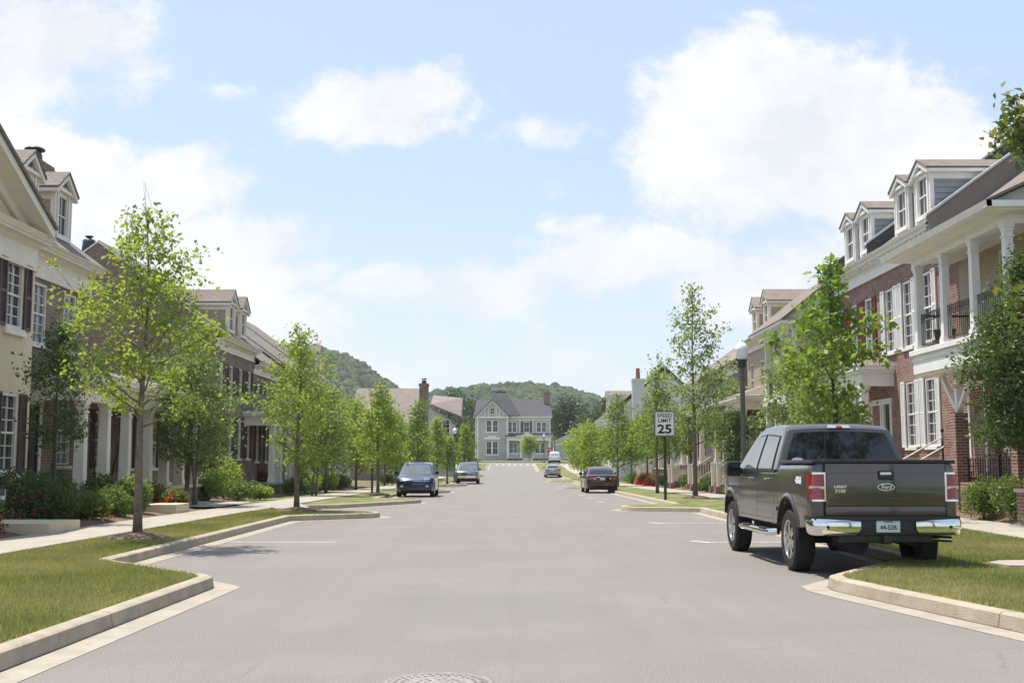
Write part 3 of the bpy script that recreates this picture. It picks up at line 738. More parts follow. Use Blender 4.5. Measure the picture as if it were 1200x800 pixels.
        zm = (wz0+wz1)/2; q.box(wu0+wf, wu1-wf, n-dd, n-.02, zm-.02, zm+.02); q.box((wu0+wu1)/2-.009, (wu0+wu1)/2+.009, n-dd, n-.035, wz0+wf, wz1-wf)
        q.build('window', trim, d)
        q = s.mb(); q.box(wu0+.02, wu1-.02, n-dd-.02, n-dd+.012, wz0+.02, wz1-.02); q.build('pane', glass, d)
    def column(s, u, n, z0, z1, r=.13, trim='white', square=True):
        m = s.mb()
        if square:
            m.box(u-r-.03, u+r+.03, n-r-.03, n+r+.03, z0, z0+.14); m.box(u-r-.015, u+r+.015, n-r-.015, n+r+.015, z0+.14, z0+.2)
            t = r*.86; m.hexa([(u-r, n-r, z0+.2), (u+r, n-r, z0+.2), (u+r, n+r, z0+.2), (u-r, n+r, z0+.2), (u-t, n-t, z1-.16), (u+t, n-t, z1-.16), (u+t, n+t, z1-.16), (u-t, n+t, z1-.16)])
            m.box(u-r-.01, u+r+.01, n-r-.01, n+r+.01, z1-.30, z1-.26)
            m.box(u-r-.0, u+r+.0, n-r-.0, n+r+.0, z1-.16, z1-.08); m.box(u-r-.025, u+r+.025, n-r-.025, n+r+.025, z1-.08, z1)
        else:
            m.lathe([(r*1.35, z0), (r*1.35, z0+.09), (r*1.1, z0+.14), (r, z0+.2), (r*.98, (z0+z1)/2), (r*.82, z1-.2), (r*1.0, z1-.15), (r*1.2, z1-.06), (r*1.25, z1)], (u, n, 0), 14)
        return m.build('column', trim, s.t)
    def porch(s, u0, u1, n, zf, zt, cols, trim='white', beam=.38, roofm='shingle_brown', zroof=None, hip=.35, r=.13, square=True, back=0, over=.3, floor='concrete', foundation='brick_brown', gr=.2):
        m = s.mb(); m.box(u0, u1, back, n+r+.08, gr-.3, zf-.10); m.build('porch_base', foundation, s.t)
        m = s.mb(); m.box(u0-.05, u1+.05, back+.002, n+r+.16, zf-.10, zf); m.build('porch_floor', floor, s.t, bevel=.01, seg=1)
        for q in cols: s.column(q, n, zf, zt, r, trim, square)
        m = s.mb(); m.box(u0, u1, n-r, n+r, zt, zt+beam); m.box(u0, u0+2*r, back, n-r, zt, zt+beam); m.box(u1-2*r, u1, back, n-r, zt, zt+beam)
        m.box(u0-over+.04, u1+over-.04, back, n+r+over-.04, zt+beam, zt+beam+.10); m.box(u0-over-.03, u1+over+.03, back, n+r+over+.03, zt+beam+.10, zt+beam+.22)
        m.build('porch_beam', trim, s.t)
        za = zt+beam+.221; e = n+r+over+.05; m = s.mb(); h_ = hip*(e-back)
        m.hexa([(u0-over-.05, back, za), (u1+over+.05, back, za), (u1+over+.05, e, za), (u0-over-.05, e, za), (u0+hip*2, back, za+h_), (u1-hip*2, back, za+h_), (u1-hip*2, back+.06, za+h_), (u0+hip*2, back+.06, za+h_)])
        m.build('porch_roof', roofm, s.t)
    def door(s, u0, u1, z0, z1, n=0, mat_='door_dark', trim='white'):
        m = s.mb(); 
        for q in ((u0-.12, u0), (u1, u1+.12)): m.box(q[0], q[1], n-.08, n+.04, z0, z1)
        m.box(u0-.16, u1+.16, n-.08, n+.06, z1, z1+.18); f = m.build('door_frame', trim, s.t)
        m = s.mb(); m.box(u0, u1, n-.09, n-.04, z0, z1)
        for a, b in ((.12, .48), (.56, .9)):
            for c_, d_ in ((.14, .46), (.54, .86)): m.box(u0+(u1-u0)*c_, u0+(u1-u0)*d_, n-.04, n-.02, z0+(z1-z0)*a, z0+(z1-z0)*b)
        m.build('door', mat_, f)
        m = s.mb(); m.tube([(u1-.09, n-.03, z0+1.0), (u1-.09, n+.02, z0+1.0)], .025, 8); m.build('door_handle', 'steel', f)
    def chimney(s, a0, a1, n0, n1, z0, z1, mat_='brick_brown', pot=True):
        m = s.mb(); m.box(a0, a1, n0, n1, z0, z1-.25); m.box(a0-.06, a1+.06, n0-.06, n1+.06, z1-.25, z1-.1); m.box(a0-.03, a1+.03, n0-.03, n1+.03, z1-.1, z1)
        c = m.build('chimney', mat_, s.t)
        if pot:
            m = s.mb(); ca, cn = (a0+a1)/2, (n0+n1)/2; m.lathe([(.24, z1), (.23, z1+.08), (.21, z1+.30), (.17, z1+.31)], (ca, cn, 0), 12)
            for k in range(4): m.tube([(ca+.17*math.cos(k*PI/2), cn+.17*math.sin(k*PI/2), z1+.30), (ca+.17*math.cos(k*PI/2), cn+.17*math.sin(k*PI/2), z1+.42)], .02, 5)
            m.lathe([(.29, z1+.41), (.29, z1+.45), (.2, z1+.50), (.04, z1+.52)], (ca, cn, 0), 12); m.build('chimney_pot', 'chimney_cap', c)
        return c
def holegrid(m, u0, u1, z0, z1, holes, n, depth=.13):
    us = sorted(set([u0, u1]+[q for h in holes for q in h[:2]])); zs = sorted(set([z0, z1]+[q for h in holes for q in h[2:4]]))
    for a, b in zip(us, us[1:]):
        for c, d in zip(zs, zs[1:]):
            if any(h[0] <= (a+b)/2 <= h[1] and h[2] <= (c+d)/2 <= h[3] for h in holes): continue
            m.add([(a, n, c), (b, n, c), (b, n, d), (a, n, d)], [(0, 1, 2, 3)])
    for h in holes:
        a, b, c, d = h[:4]
        for q in (((a, c), (a, d)), ((b, c), (b, d)), ((a, c), (b, c)), ((a, d), (b, d))):
            m.add([(q[0][0], n, q[0][1]), (q[1][0], n, q[1][1]), (q[1][0], n-depth, q[1][1]), (q[0][0], n-depth, q[0][1])], [(0, 1, 2, 3)])
# ------------------------------------------------------------------ vehicles
def arch(yc, zc, r, zs, n=12):
    a0 = math.asin(max(-1, min(1, (zs-zc)/r)))
    return [(yc-r*math.cos(a0+(PI-2*a0)*i/n), zc+r*math.sin(a0+(PI-2*a0)*i/n)) for i in range(n+1)]
class Car:
    def __init__(s, name, label, cat, loc, rz, L, hw, zb, zr, tum=.22, nose=.10, tail=.06, plan=.10, belt_in=.02, rocker=.04):
        s.t = thing(name, label, cat, loc, rz); s.L, s.hw, s.zb, s.zr, s.tum, s.nose, s.tail, s.plan, s.bi, s.rk = L, hw, zb, zr, tum, nose, tail, plan, belt_in, rocker
    def D(s, x, y, z):
        k = 1.0
        if z > s.zb: k -= s.tum*((z-s.zb)/(s.zr-s.zb))**1.15+s.bi
        else: k -= s.bi*max(0, (z-(s.zb-.35))/.35)**2
        if z < .5: k -= s.rk*((.5-z)/.3)**2 if z > .1 else s.rk
        e = max(0, abs(y-s.L/2)-s.L/2+.75)/.75; k -= s.plan*e*e*(1 if y > s.L/2 else .55)
        xx = x*k; q = (x/s.hw)**2
        ef = max(0, y-s.L+.9)/.9; er = max(0, .5-y)/.5
        yy = y-s.nose*q*ef*ef+s.tail*q*er*er
        zz = z-(.035*q if z > s.zb-.1 else 0)
        return xx, yy, zz
    def solid(s, poly, x0, x1, mat_, name, parent=None, nx=8, ny=18, nz=10, bevel=.02, ang=28, deform=True, ax='x'):
        m = MB(); 
        if ax == 'x': m.prism(poly, x0, x1, 0)
        bm = bmesh.new(); vs = [bm.verts.new(q) for q in m.v]
        for f in m.f: bm.faces.new([vs[i] for i in f])
        bmesh.ops.recalc_face_normals(bm, faces=bm.faces)
        if bevel:
            es = [e for e in bm.edges if len(e.link_faces) == 2 and e.calc_face_angle(0) > R(40) and (abs(abs(e.verts[0].co.x)-max(abs(x0), abs(x1))) < 1e-4) and abs(e.verts[0].co.x-e.verts[1].co.x) < 1e-4]
            if es: bmesh.ops.bevel(bm, geom=es, offset=bevel, segments=3, profile=.5, affect='EDGES', clamp_overlap=True)
        ysv = [p[0] for p in poly]; zsv = [p[1] for p in poly]
        def cut(co, no): bmesh.ops.bisect_plane(bm, geom=bm.verts[:]+bm.edges[:]+bm.faces[:], plane_co=co, plane_no=no, dist=1e-5)
        for i in range(1, nx): cut((x0+(x1-x0)*i/nx, 0, 0), (1, 0, 0))
        a, b = min(ysv), max(ysv)
        for i in range(1, ny): cut((0, a+(b-a)*i/ny, 0), (0, 1, 0))
        a, b = min(zsv), max(zsv)
        for i in range(1, nz): cut((0, 0, a+(b-a)*i/nz), (0, 0, 1))
        if deform:
            for v in bm.verts: v.co = Vector(s.D(*v.co))
        me = bpy.data.meshes.new(name); bm.to_mesh(me); bm.free()
        for q in me.polygons: q.use_smooth = True
        me.set_sharp_from_angle(angle=R(ang)); me.materials.append(M[mat_])
        o = bpy.data.objects.new(name, me); col.objects.link(o); o.parent = parent or s.t
        return o
    def sides(s, poly, mat_, name, t=.007, bevel=0, parent=None, only=None, **k):
        for sg in (only or (-1, 1)):
            s.solid(poly, sg*(s.hw-.01), sg*(s.hw+t), mat_, name, parent=parent, nx=1, ny=k.get('ny', 6), nz=k.get('nz', 4), bevel=bevel)
    def across(s, p0, p1, off, w0, w1, mat_, name, th=.01, parent=None, inset=0, nx=8):
        """panel lying on the sloping line p0-p1 of the silhouette (windscreen, rear window, grille), half widths w0, w1"""
        a, b = Vector(p0), Vector(p1); d = (b-a).normalized(); n = Vector((-d.y, d.x))*off
        m = MB(); vs = []; 
        for i in range(nx+1):
            t = -1+2*i/nx
            for q, w_, o_ in ((a, w0, 0), (b, w1, 0), (a, w0, 1), (b, w1, 1)):
                p = q+n*(1 if not o_ else 1-th/abs(off) if off else 0)
                vs.append(s.D(t*w_, p.x, p.y))
        fs = []
        for i in range(nx):
            j = i*4; k = j+4; fs += [(j, j+1, k+1, k), (j+2, k+2, k+3, j+3), (j, k, k+2, j+2), (j+1, j+3, k+3, k+1)]
        fs += [(0, 2, 3, 1), (nx*4, nx*4+1, nx*4+3, nx*4+2)]
        m.add(vs, fs); return m.build(name, mat_, parent or s.t, local=True, smooth_angle=30)
    def wheel(s, x, y, r, w_, rim='alloy', spokes=5, rr=.66):
        sg = 1 if x > 0 else -1; m = MB(); z = r
        m.lathe([(r*rr*.98, -w_/2), (r*.90, -w_/2), (r*.975, -w_/2+.03), (r, -w_/2+.065), (r, w_/2-.065), (r*.975, w_/2-.03), (r*.90, w_/2), (r*rr*.98, w_/2), (r*rr*.9, w_/2-.05), (r*rr*.9, -w_/2+.05), (r*rr*.98, -w_/2)], (x, y, z), 36, ax=0, cap=False)
        for k in range(44):      # tread blocks
            t = 2*PI*k/44; c_, s_ = math.cos(t), math.sin(t)
            for q in (-w_/2+.03, w_/2-.06):
                m.hexa([(x+q+dx_, y+(r-.012+dr)*c_-dt*s_, z+(r-.012+dr)*s_+dt*c_) for dr in (0, .018) for dx_, dt in ((0, -.014), (.03, -.014), (.03, .014), (0, .014))])
        t_ = m.build('wheel', 'rubber', s.t, local=True, smooth_angle=40)
        m = MB(); f = x+sg*(w_/2-.012); R_ = r*rr
        prof = [(R_*.97, f+sg*.008), (R_*.90, f+sg*.004), (R_*.86, f-sg*.05), (R_*.84, f-sg*.16)]
        vs = []; n = 30
        for q, h in prof:
            for k in range(n): t = 2*PI*k/n; vs.append((h, y+q*math.cos(t), z+q*math.sin(t)))
        m.add(vs, [(i*n+k, i*n+(k+1) % n, (i+1)*n+(k+1) % n, (i+1)*n+k) for i in range(3) for k in range(n)], True)
        m.lathe([(R_*.26, 0), (R_*.25, sg*.02), (R_*.12, sg*.03)], (f-sg*.035, y, z), 16, ax=0)
        for k in range(spokes):
            for dd in ((-.16, .16) if spokes < 7 else (0,)):
                t = 2*PI*k/spokes+.3; a = Vector((math.cos(t+dd*1.3), math.sin(t+dd*1.3))); b = Vector((math.cos(t+dd), math.sin(t+dd))); nn = Vector((-b.y, b.x))*R_*.075
                P = [a*R_*.16-nn, a*R_*.16+nn, b*R_*.9+nn*.9, b*R_*.9-nn*.9]
                m.hexa([(f-sg*.05, y+p.x, z+p.y) for p in P]+[(f-sg*.012, y+p.x, z+p.y) for p in P])
        m.build('rim', rim, t_, local=True, smooth_angle=40)
        m = MB(); m.lathe([(R_*.9, 0), (R_*.9, sg*.02)], (x+sg*.01, y, z), 24, ax=0); m.build('brake_disc', 'dark_under', t_, local=True)
    def text(s, body, size, P, mat_, name, bold=.004, parent=None, ex=.004):
        m = MB(); m.text(body, size, P, bold, ex); return m.build(name, mat_, parent or s.t, local=True)
def L_mb(c, fn, name, mat_, parent=None, bevel=0, ang=30):
    m = MB(); fn(m); return m.build(name, mat_, parent or c.t, local=True, bevel=bevel, smooth_angle=ang)
def pickup(loc, rz):
    c = Car('pickup_truck', 'dark grey crew cab pickup truck parked by the right kerb, tailgate towards us', 'pickup truck', loc, rz, 5.9, .985, 1.40, 2.07, tum=.23, nose=.16, tail=.045, plan=.09, belt_in=.012, rocker=.05)
    L, hw = 5.9, .985; yr, yf, wr = 1.28, 4.93, .425
    zt = 1.50
    low = [(.16, .70)]+[(.62, .62)]+arch(yr, wr+.06, .53, .62)+[(2.2, .60), (4.2, .60)]+arch(yf, wr+.06, .53, .60)+[(5.62, .60), (5.86, .62), (5.9, .78), (5.87, 1.12), (5.80, 1.22), (4.75, 1.37), (4.3, 1.40), (4.2, 1.40), (1.82, 1.40), (1.78, 1.44), (1.74, zt), (.16, zt+.01), (.14, zt-.03), (.14, .74)]
    c.solid(low, -hw, hw, 'paint_grey', 'body', bevel=.035, ny=26, nz=12)
    # cab: its own solid so that the rear glass has a pillar each side
    cab = [(1.84, 1.38), (1.95, 1.80), (2.02, 2.0), (2.12, 2.055), (2.5, 2.085), (3.0, 2.085), (3.45, 2.05), (3.66, 1.99), (4.05, 1.72), (4.50, 1.37)]
    c.solid(cab, -hw+.01, hw-.01, 'paint_grey', 'cab', bevel=.045, ny=14, nz=12, ang=35)
    # glass
    c.across((1.859, 1.452), (1.980, 1.945), .0065, .885, .835, 'tint', 'rear_window', nx=10)
    c.across((1.858, 1.45), (1.861, 1.462), .011, .89, .88, 'black_plastic', 'window_seal')
    for q in (-.27, .27): L_mb(c, lambda m: m.add([c.D(*p) for p in ((q-.008, 1.855, 1.47), (q+.008, 1.855, 1.47), (q+.008, 1.969, 1.925), (q-.008, 1.969, 1.925), (q-.008, 1.845, 1.47), (q+.008, 1.845, 1.47), (q+.008, 1.960, 1.925), (q-.008, 1.960, 1.925))], [(0,3,2,1),(4,5,6,7),(0,1,5,4),(1,2,6,5),(2,3,7,6),(3,0,4,7)]), 'window_divider', 'black_plastic')
    L_mb(c, lambda m: m.add([(-.66+.085*math.cos(t*PI/10), 1.862+.0+.24*(0)+(.06+.032*math.sin(t*PI/10))*.24-.008, 1.53+.035*math.sin(t*PI/10)) for t in range(20)], [tuple(range(20))]), 'sticker', 'sticker')
    c.across((4.44, 1.425), (3.70, 1.955), -.008, .84, .76, 'windscreen', 'windscreen')
    wn = [[(2.16, 1.44), (2.24, 1.90), (2.95, 1.94), (2.99, 1.44)], [(3.10, 1.43), (3.08, 1.94), (3.42, 1.92), (3.62, 1.85), (4.10, 1.43)]]
    for p in wn:
        cy = sum(q[0] for q in p)/len(p); cz = sum(q[1] for q in p)/len(p)
        c.sides([(cy+(y-cy)*1.06, cz+(z-cz)*1.10) for y, z in p], 'black_plastic', 'window_frame', t=.002)
        c.sides(p, 'windscreen', 'side_window', t=.008)
    c.sides([(1.95, 1.395), (1.95, 1.42), (4.35, 1.40), (4.35, 1.375)], 'black_plastic', 'belt_moulding', t=.010)
    # door and bed seams
    for poly in ([(1.80, .62), (1.806, .62), (1.806, 1.42), (1.80, 1.42)], [(3.02, .66), (3.028, .66), (3.028, 1.40), (3.02, 1.40)], [(2.02, .70), (2.028, .70), (1.98, 1.40), (1.972, 1.40)], [(4.22, .66), (4.228, .66), (4.228, 1.38), (4.22, 1.38)], [(2.03, .67), (2.03, .676), (4.22, .676), (4.22, .67)]):
        c.sides(poly, 'dark_under', 'panel_gap', t=.0015, ny=1, nz=6)
    c.sides([(1.82, .80), (1.82, .86), (4.35, .84), (4.35, .80)], 'paint_grey', 'side_moulding', t=.018)
    for yy in (2.18, 3.20):
        for sg in (-1, 1):
            h = L_mb(c, lambda m: m.tube([c.D(sg*(hw+.0), yy, 1.245), c.D(sg*(hw+.045), yy+.03, 1.25), c.D(sg*(hw+.045), yy+.19, 1.25), c.D(sg*hw, yy+.22, 1.245)], .016, 8), 'door_handle', 'paint_grey')
    # wheel arch lips
    for yc in (yr, yf):
        for sg in (-1, 1):
            A = arch(yc, wr+.06, .545, .62, 18); m = MB()
            vs = []
            for y, z in A:
                r2 = Vector((y-yc, z-wr-.06)).normalized()
                for k_, xo in ((.0, -.02), (.0, .022), (.045, .018), (.07, -.004)):
                    q = c.D(sg*hw, y+r2.x*(k_-.02), z+r2.y*(k_-.02)); vs.append((q[0]+sg*xo, q[1], q[2]))
            m.add(vs, [(i*4+j, i*4+j+1, i*4+j+5, i*4+j+4) for i in range(len(A)-1) for j in range(3)]); m.build('wheel_arch', 'paint_grey', c.t, local=True, smooth_angle=45)
    # bed cover, rail caps
    L_mb(c, lambda m: m.box(-.84, .84, .17, 1.80, zt-.03, zt+.018), 'bed_cover', 'black_plastic', bevel=.01)
    for sg in (-1, 1): L_mb(c, lambda m: m.hexa([(sg*.955, .16, zt-.022), (sg*.845, .16, zt-.022), (sg*.845, 1.80, zt-.022), (sg*.955, 1.80, zt-.022), (sg*.945, .16, zt+.025), (sg*.845, .16, zt+.025), (sg*.845, 1.80, zt+.025), (sg*.945, 1.80, zt+.025)]), 'bed_rail', 'black_plastic', bevel=.008)
    # tailgate, slightly proud, with a fold line
    tg = L_mb(c, lambda m: (m.box(-.79, .79, .105, .17, .93, zt-.02), m.box(-.79, .79, .118, .17, .80, .925), m.box(-.775, .775, .092, .15, 1.0, 1.36)), 'tailgate', 'paint_grey', bevel=.012)
    for sg in (-1, 1): L_mb(c, lambda m: m.box(sg*.80-.006, sg*.80+.006, .128, .15, .78, zt), 'panel_gap', 'dark_under')
    L_mb(c, lambda m: m.box(-.80, .80, .10, .19, zt-.012, zt+.032), 'tailgate_cap', 'black_plastic', bevel=.01)
    L_mb(c, lambda m: m.box(-.10, .10, .072, .10, 1.27, 1.385), 'tailgate_handle', 'black_plastic', tg, bevel=.02)
    L_mb(c, lambda m: m.box(-.075, .065, .068, .0735, 1.335, 1.367), 'sticker', 'sticker', tg)
    def oval(m, rx, rz_, y0, y1, cz=1.175):
        n = 28; vs = [(rx*math.cos(2*PI*i/n), y, cz+rz_*math.sin(2*PI*i/n)) for y in (y0, y1) for i in range(n)]
        m.add(vs, [tuple(range(n)), tuple(range(n, 2*n))[::-1]]+[(i, (i+1) % n, n+(i+1) % n, n+i) for i in range(n)])
    bd = L_mb(c, lambda m: oval(m, .115, .048, .078, .10), 'badge', 'chrome', tg)
    L_mb(c, lambda m: oval(m, .104, .039, .074, .09), 'badge_field', 'badge_blue', tg)
    P = lambda cx_, cy_, y0: (lambda x, y, d: (cx_+x+y*.15, y0-d, cy_+y))
    c.text('Ford', .07, P(0, 1.153, .0735), 'chrome', 'badge_lettering', parent=tg, bold=.001)
    PT = lambda cx_, cy_, y0: (lambda x, y, d: (cx_+x*1.15, y0-d, cy_+y))
    c.text('LARIAT', .045, PT(-.60, 1.165, .088), 'chrome', 'badge_lettering', bold=.0015, parent=tg)
    c.text('F150', .058, PT(-.60, 1.105, .088), 'chrome', 'badge_lettering', bold=.0015, parent=tg)
    for sg in (-1, 1):       # 4x4 on the bed sides
        m = MB(); m.text('4X4', .125, lambda x, y, d: (sg*(abs(c.D(hw, .66+x*1.25*sg, 1.22+y)[0])+.012+d), .66+(x*1.25)*sg, 1.215+y), .006, .003); m.build('side_lettering', 'sticker', c.t, local=True)
    # tail lamps wrapping the corner
    for sg in (-1, 1):
        for nm, mt, g in (('tail_lamp_frame', 'chrome', 0.026), ('tail_lamp', 'lamp_red', 0)):
            m = MB(); o_ = .012 if nm == 'tail_lamp' else .004
            zz = [1.015-g, 1.11-g*.5, 1.34+g]; pts = []
            for z, yo in zip(zz, (.135, .27, .37)):
                xo = abs(c.D(hw, .3, z)[0]); xi = .815-g
                row = [(xi, .105-o_), (xo-.055, .112-o_), (xo-.01+o_*.3, min(.150, yo-.02)-o_*.6), (xo+o_*.5, min(.20, yo-.01)), (xo+o_, yo+g)]
                pts.append([(sg*a, b, z) for a, b in row])
            n_ = 5; vs = [p for r_ in pts for p in r_]; b0 = len(vs); vs += [(x*.93, y+.05, z) for x, y, z in vs]
            fs = [(i*n_+j, i*n_+j+1, (i+1)*n_+j+1, (i+1)*n_+j) for i in range(2) for j in range(n_-1)]
            rim = [0, 1, 2, 3, 4, 9, 14, 13, 12, 11, 10, 5]
            fs += [(rim[i], rim[(i+1) % 12], b0+rim[(i+1) % 12], b0+rim[i]) for i in range(12)]
            m.add(vs, fs); o = m.build(nm, mt, c.t, local=True, smooth_angle=50)
            if nm == 'tail_lamp':
                L_mb(c, lambda m: m.add([(sg*x, y-.006, z) for x, y, z in ((.80, .088, 1.185), (.93, .096, 1.185), (.985, .16, 1.19), (.985, .16, 1.155), (.93, .096, 1.150), (.80, .088, 1.150))]+[(sg*x, y+.02, z) for x, y, z in ((.80, .088, 1.185), (.93, .096, 1.185), (.985, .16, 1.19), (.985, .16, 1.155), (.93, .096, 1.150), (.80, .088, 1.150))], [(0,1,2,3,4,5),(6,7,8,9,10,11),(0,1,7,6),(1,2,8,7),(3,4,10,9),(4,5,11,10)]), 'reversing_lamp', 'lamp_clear', o)
    # bumper: chrome ends, black middle with plate and step
    for sg in (-1, 1):
        m = MB(); rows = []
        for z, o_ in ((.555, .06), (.58, .015), (.64, 0), (.72, .0), (.765, .02), (.78, .06)):
            r_ = [(.36 if z > .6 else .40, .035+o_), (.5, .012+o_), (.80, .0+o_), (.93, .035+o_), (.985-o_*.5, .12), (.995-o_*.5, .30), (.97-o_*.5, .44)]
            rows.append([(sg*x, y, z) for x, y in r_])
        n_ = 7; vs = [p for r_ in rows for p in r_]
        m.add(vs, [(i*n_+j, i*n_+j+1, (i+1)*n_+j+1, (i+1)*n_+j) for i in range(5) for j in range(n_-1)])
        b = m.build('rear_bumper', 'chrome', c.t, local=True, smooth_angle=60)
        L_mb(c, lambda m: m.add([(sg*x, y, z) for z in (.745, .80) for x, y in ((.0, .03), (.80, .02), (.94, .06), (.99, .16), (.99, .42), (.0, .42))], [(0,1,2,3,4,5),(6,7,8,9,10,11),(0,1,7,6),(1,2,8,7),(2,3,9,8),(3,4,10,9)]), 'bumper_step', 'black_plastic', b)
        L_mb(c, lambda m: m.tube([(sg*.80, -.004, .665), (sg*.80, .02, .665)], .022, 12), 'parking_sensor', 'black_plastic', b)
    L_mb(c, lambda m: (m.box(-.38, .38, .06, .42, .56, .76), m.box(-.60, .60, .15, .5, .46, .56), m.box(-.055, .055, .08, .3, .44, .56)), 'bumper_centre', 'black_plastic', bevel=.01)
    pl = L_mb(c, lambda m: m.box(-.155, .155, .048, .062, .595, .745), 'number_plate', 'plate', bevel=.004)
    c.text('44-52R', .080, lambda x, y, d: (x*.93, .047-d, .633+y), 'plate_ink', 'plate_lettering', bold=.0015, parent=pl)
    c.text('TENNESSEE', .024, lambda x, y, d: (x, .047-d, .722+y), 'plate_ink', 'plate_lettering', bold=.0, parent=pl)
    # third brake lamp, mirrors, running boards, exhaust, underside
    L_mb(c, lambda m: m.add([c.D(x, y, z) for x, y, z in ((-.22, 2.0, 1.99), (.22, 2.0, 1.99), (.20, 2.06, 2.03), (-.20, 2.06, 2.03), (-.22, 1.978, 2.0), (.22, 1.978, 2.0), (.20, 2.05, 2.045), (-.20, 2.05, 2.045))], [(0,3,2,1),(4,5,6,7),(0,1,5,4),(1,2,6,5),(2,3,7,6),(3,0,4,7)]), 'cargo_lamp', 'lamp_smoke')
    L_mb(c, lambda m: m.add([c.D(x, y, z) for x, y, z in ((-.055, 1.985, 1.995), (.055, 1.985, 1.995), (.055, 2.01, 2.012), (-.055, 2.01, 2.012), (-.055, 1.967, 2.006), (.055, 1.967, 2.006), (.055, 2.0, 2.034), (-.055, 2.0, 2.034))], [(0,3,2,1),(4,5,6,7),(0,1,5,4),(1,2,6,5),(2,3,7,6),(3,0,4,7)]), 'brake_lamp', 'lamp_red')
    for sg in (-1, 1):
        mm = L_mb(c, lambda m: m.hexa([(sg*x, y, z) for z, k_ in ((1.27, .0), (1.51, .012)) for x, y in ((1.00+k_, 4.00), (1.25-k_, 3.96), (1.24-k_, 4.14), (1.01+k_, 4.17))]), 'mirror', 'black_plastic', bevel=.035, ang=40)
        L_mb(c, lambda m: m.tube([(sg*.90, 4.12, 1.36), (sg*1.03, 4.10, 1.36)], .05, 8), 'mirror_arm', 'black_plastic', mm)
        L_mb(c, lambda m: m.add([(sg*x, y, z) for x, y, z in ((1.02, 3.992, 1.30), (1.22, 3.962, 1.30), (1.215, 3.955, 1.48), (1.025, 3.985, 1.48))], [(0, 1, 2, 3)]), 'mirror_glass', 'tint', mm)
        rb = L_mb(c, lambda m: m.tube([(sg*.90, 2.12, .49), (sg*.99, 2.2, .475), (sg*1.01, 2.4, .47), (sg*1.01, 3.9, .47), (sg*.99, 4.1, .475), (sg*.90, 4.16, .49)], .052, 12), 'running_board', 'chrome')
        L_mb(c, lambda m: [m.box(min(sg*.96, sg*1.05), max(sg*.96, sg*1.05), a, a+.42, .517, .532) for a in (2.35, 3.4)], 'step_pad', 'black_plastic', rb, bevel=.004)
    L_mb(c, lambda m: m.tube([(.50, .6, .50), (.72, .42, .495), (.93, .30, .49)], .042, 14), 'exhaust_pipe', 'chrome')
    L_mb(c, lambda m: (m.box(-.70, .70, .3, 5.6, .52, .95), m.box(-.48, -.36, .3, 5.4, .40, .55), m.box(.36, .48, .3, 5.4, .40, .55), m.lathe([(.05, .0), (.19, .04), (.19, .26), (.05, .3)], (0, yr, wr), 14, ax=1) if False else m.tube([(-.85, yr, wr), (.85, yr, wr)], .05, 10), m.lathe([(.02, -.16), (.15, -.08), (.15, .08), (.02, .16)], (0, yr, wr), 14, ax=0), m.tube([(-.3, .35, .42), (-.3, 1.0, .42)], .14, 12)), 'chassis', 'dark_under')
    # front end: grille and headlamps (seen from elsewhere)
    c.across((5.905, .80), (5.885, 1.12), -.012, .50, .50, 'chrome', 'grille')
    for sg in (-1, 1):
        L_mb(c, lambda m: m.hexa([(sg*x, y, z) for z in (.86, 1.16) for x, y in ((.55, 5.60), (.88, 5.50), (.885, 5.765), (.55, 5.875))]), 'headlamp', 'lamp_clear', bevel=.02)
        for yy in (yr, yf): c.wheel(sg*.845, yy, wr, .27, 'alloy', 6, .66)
    return c.t
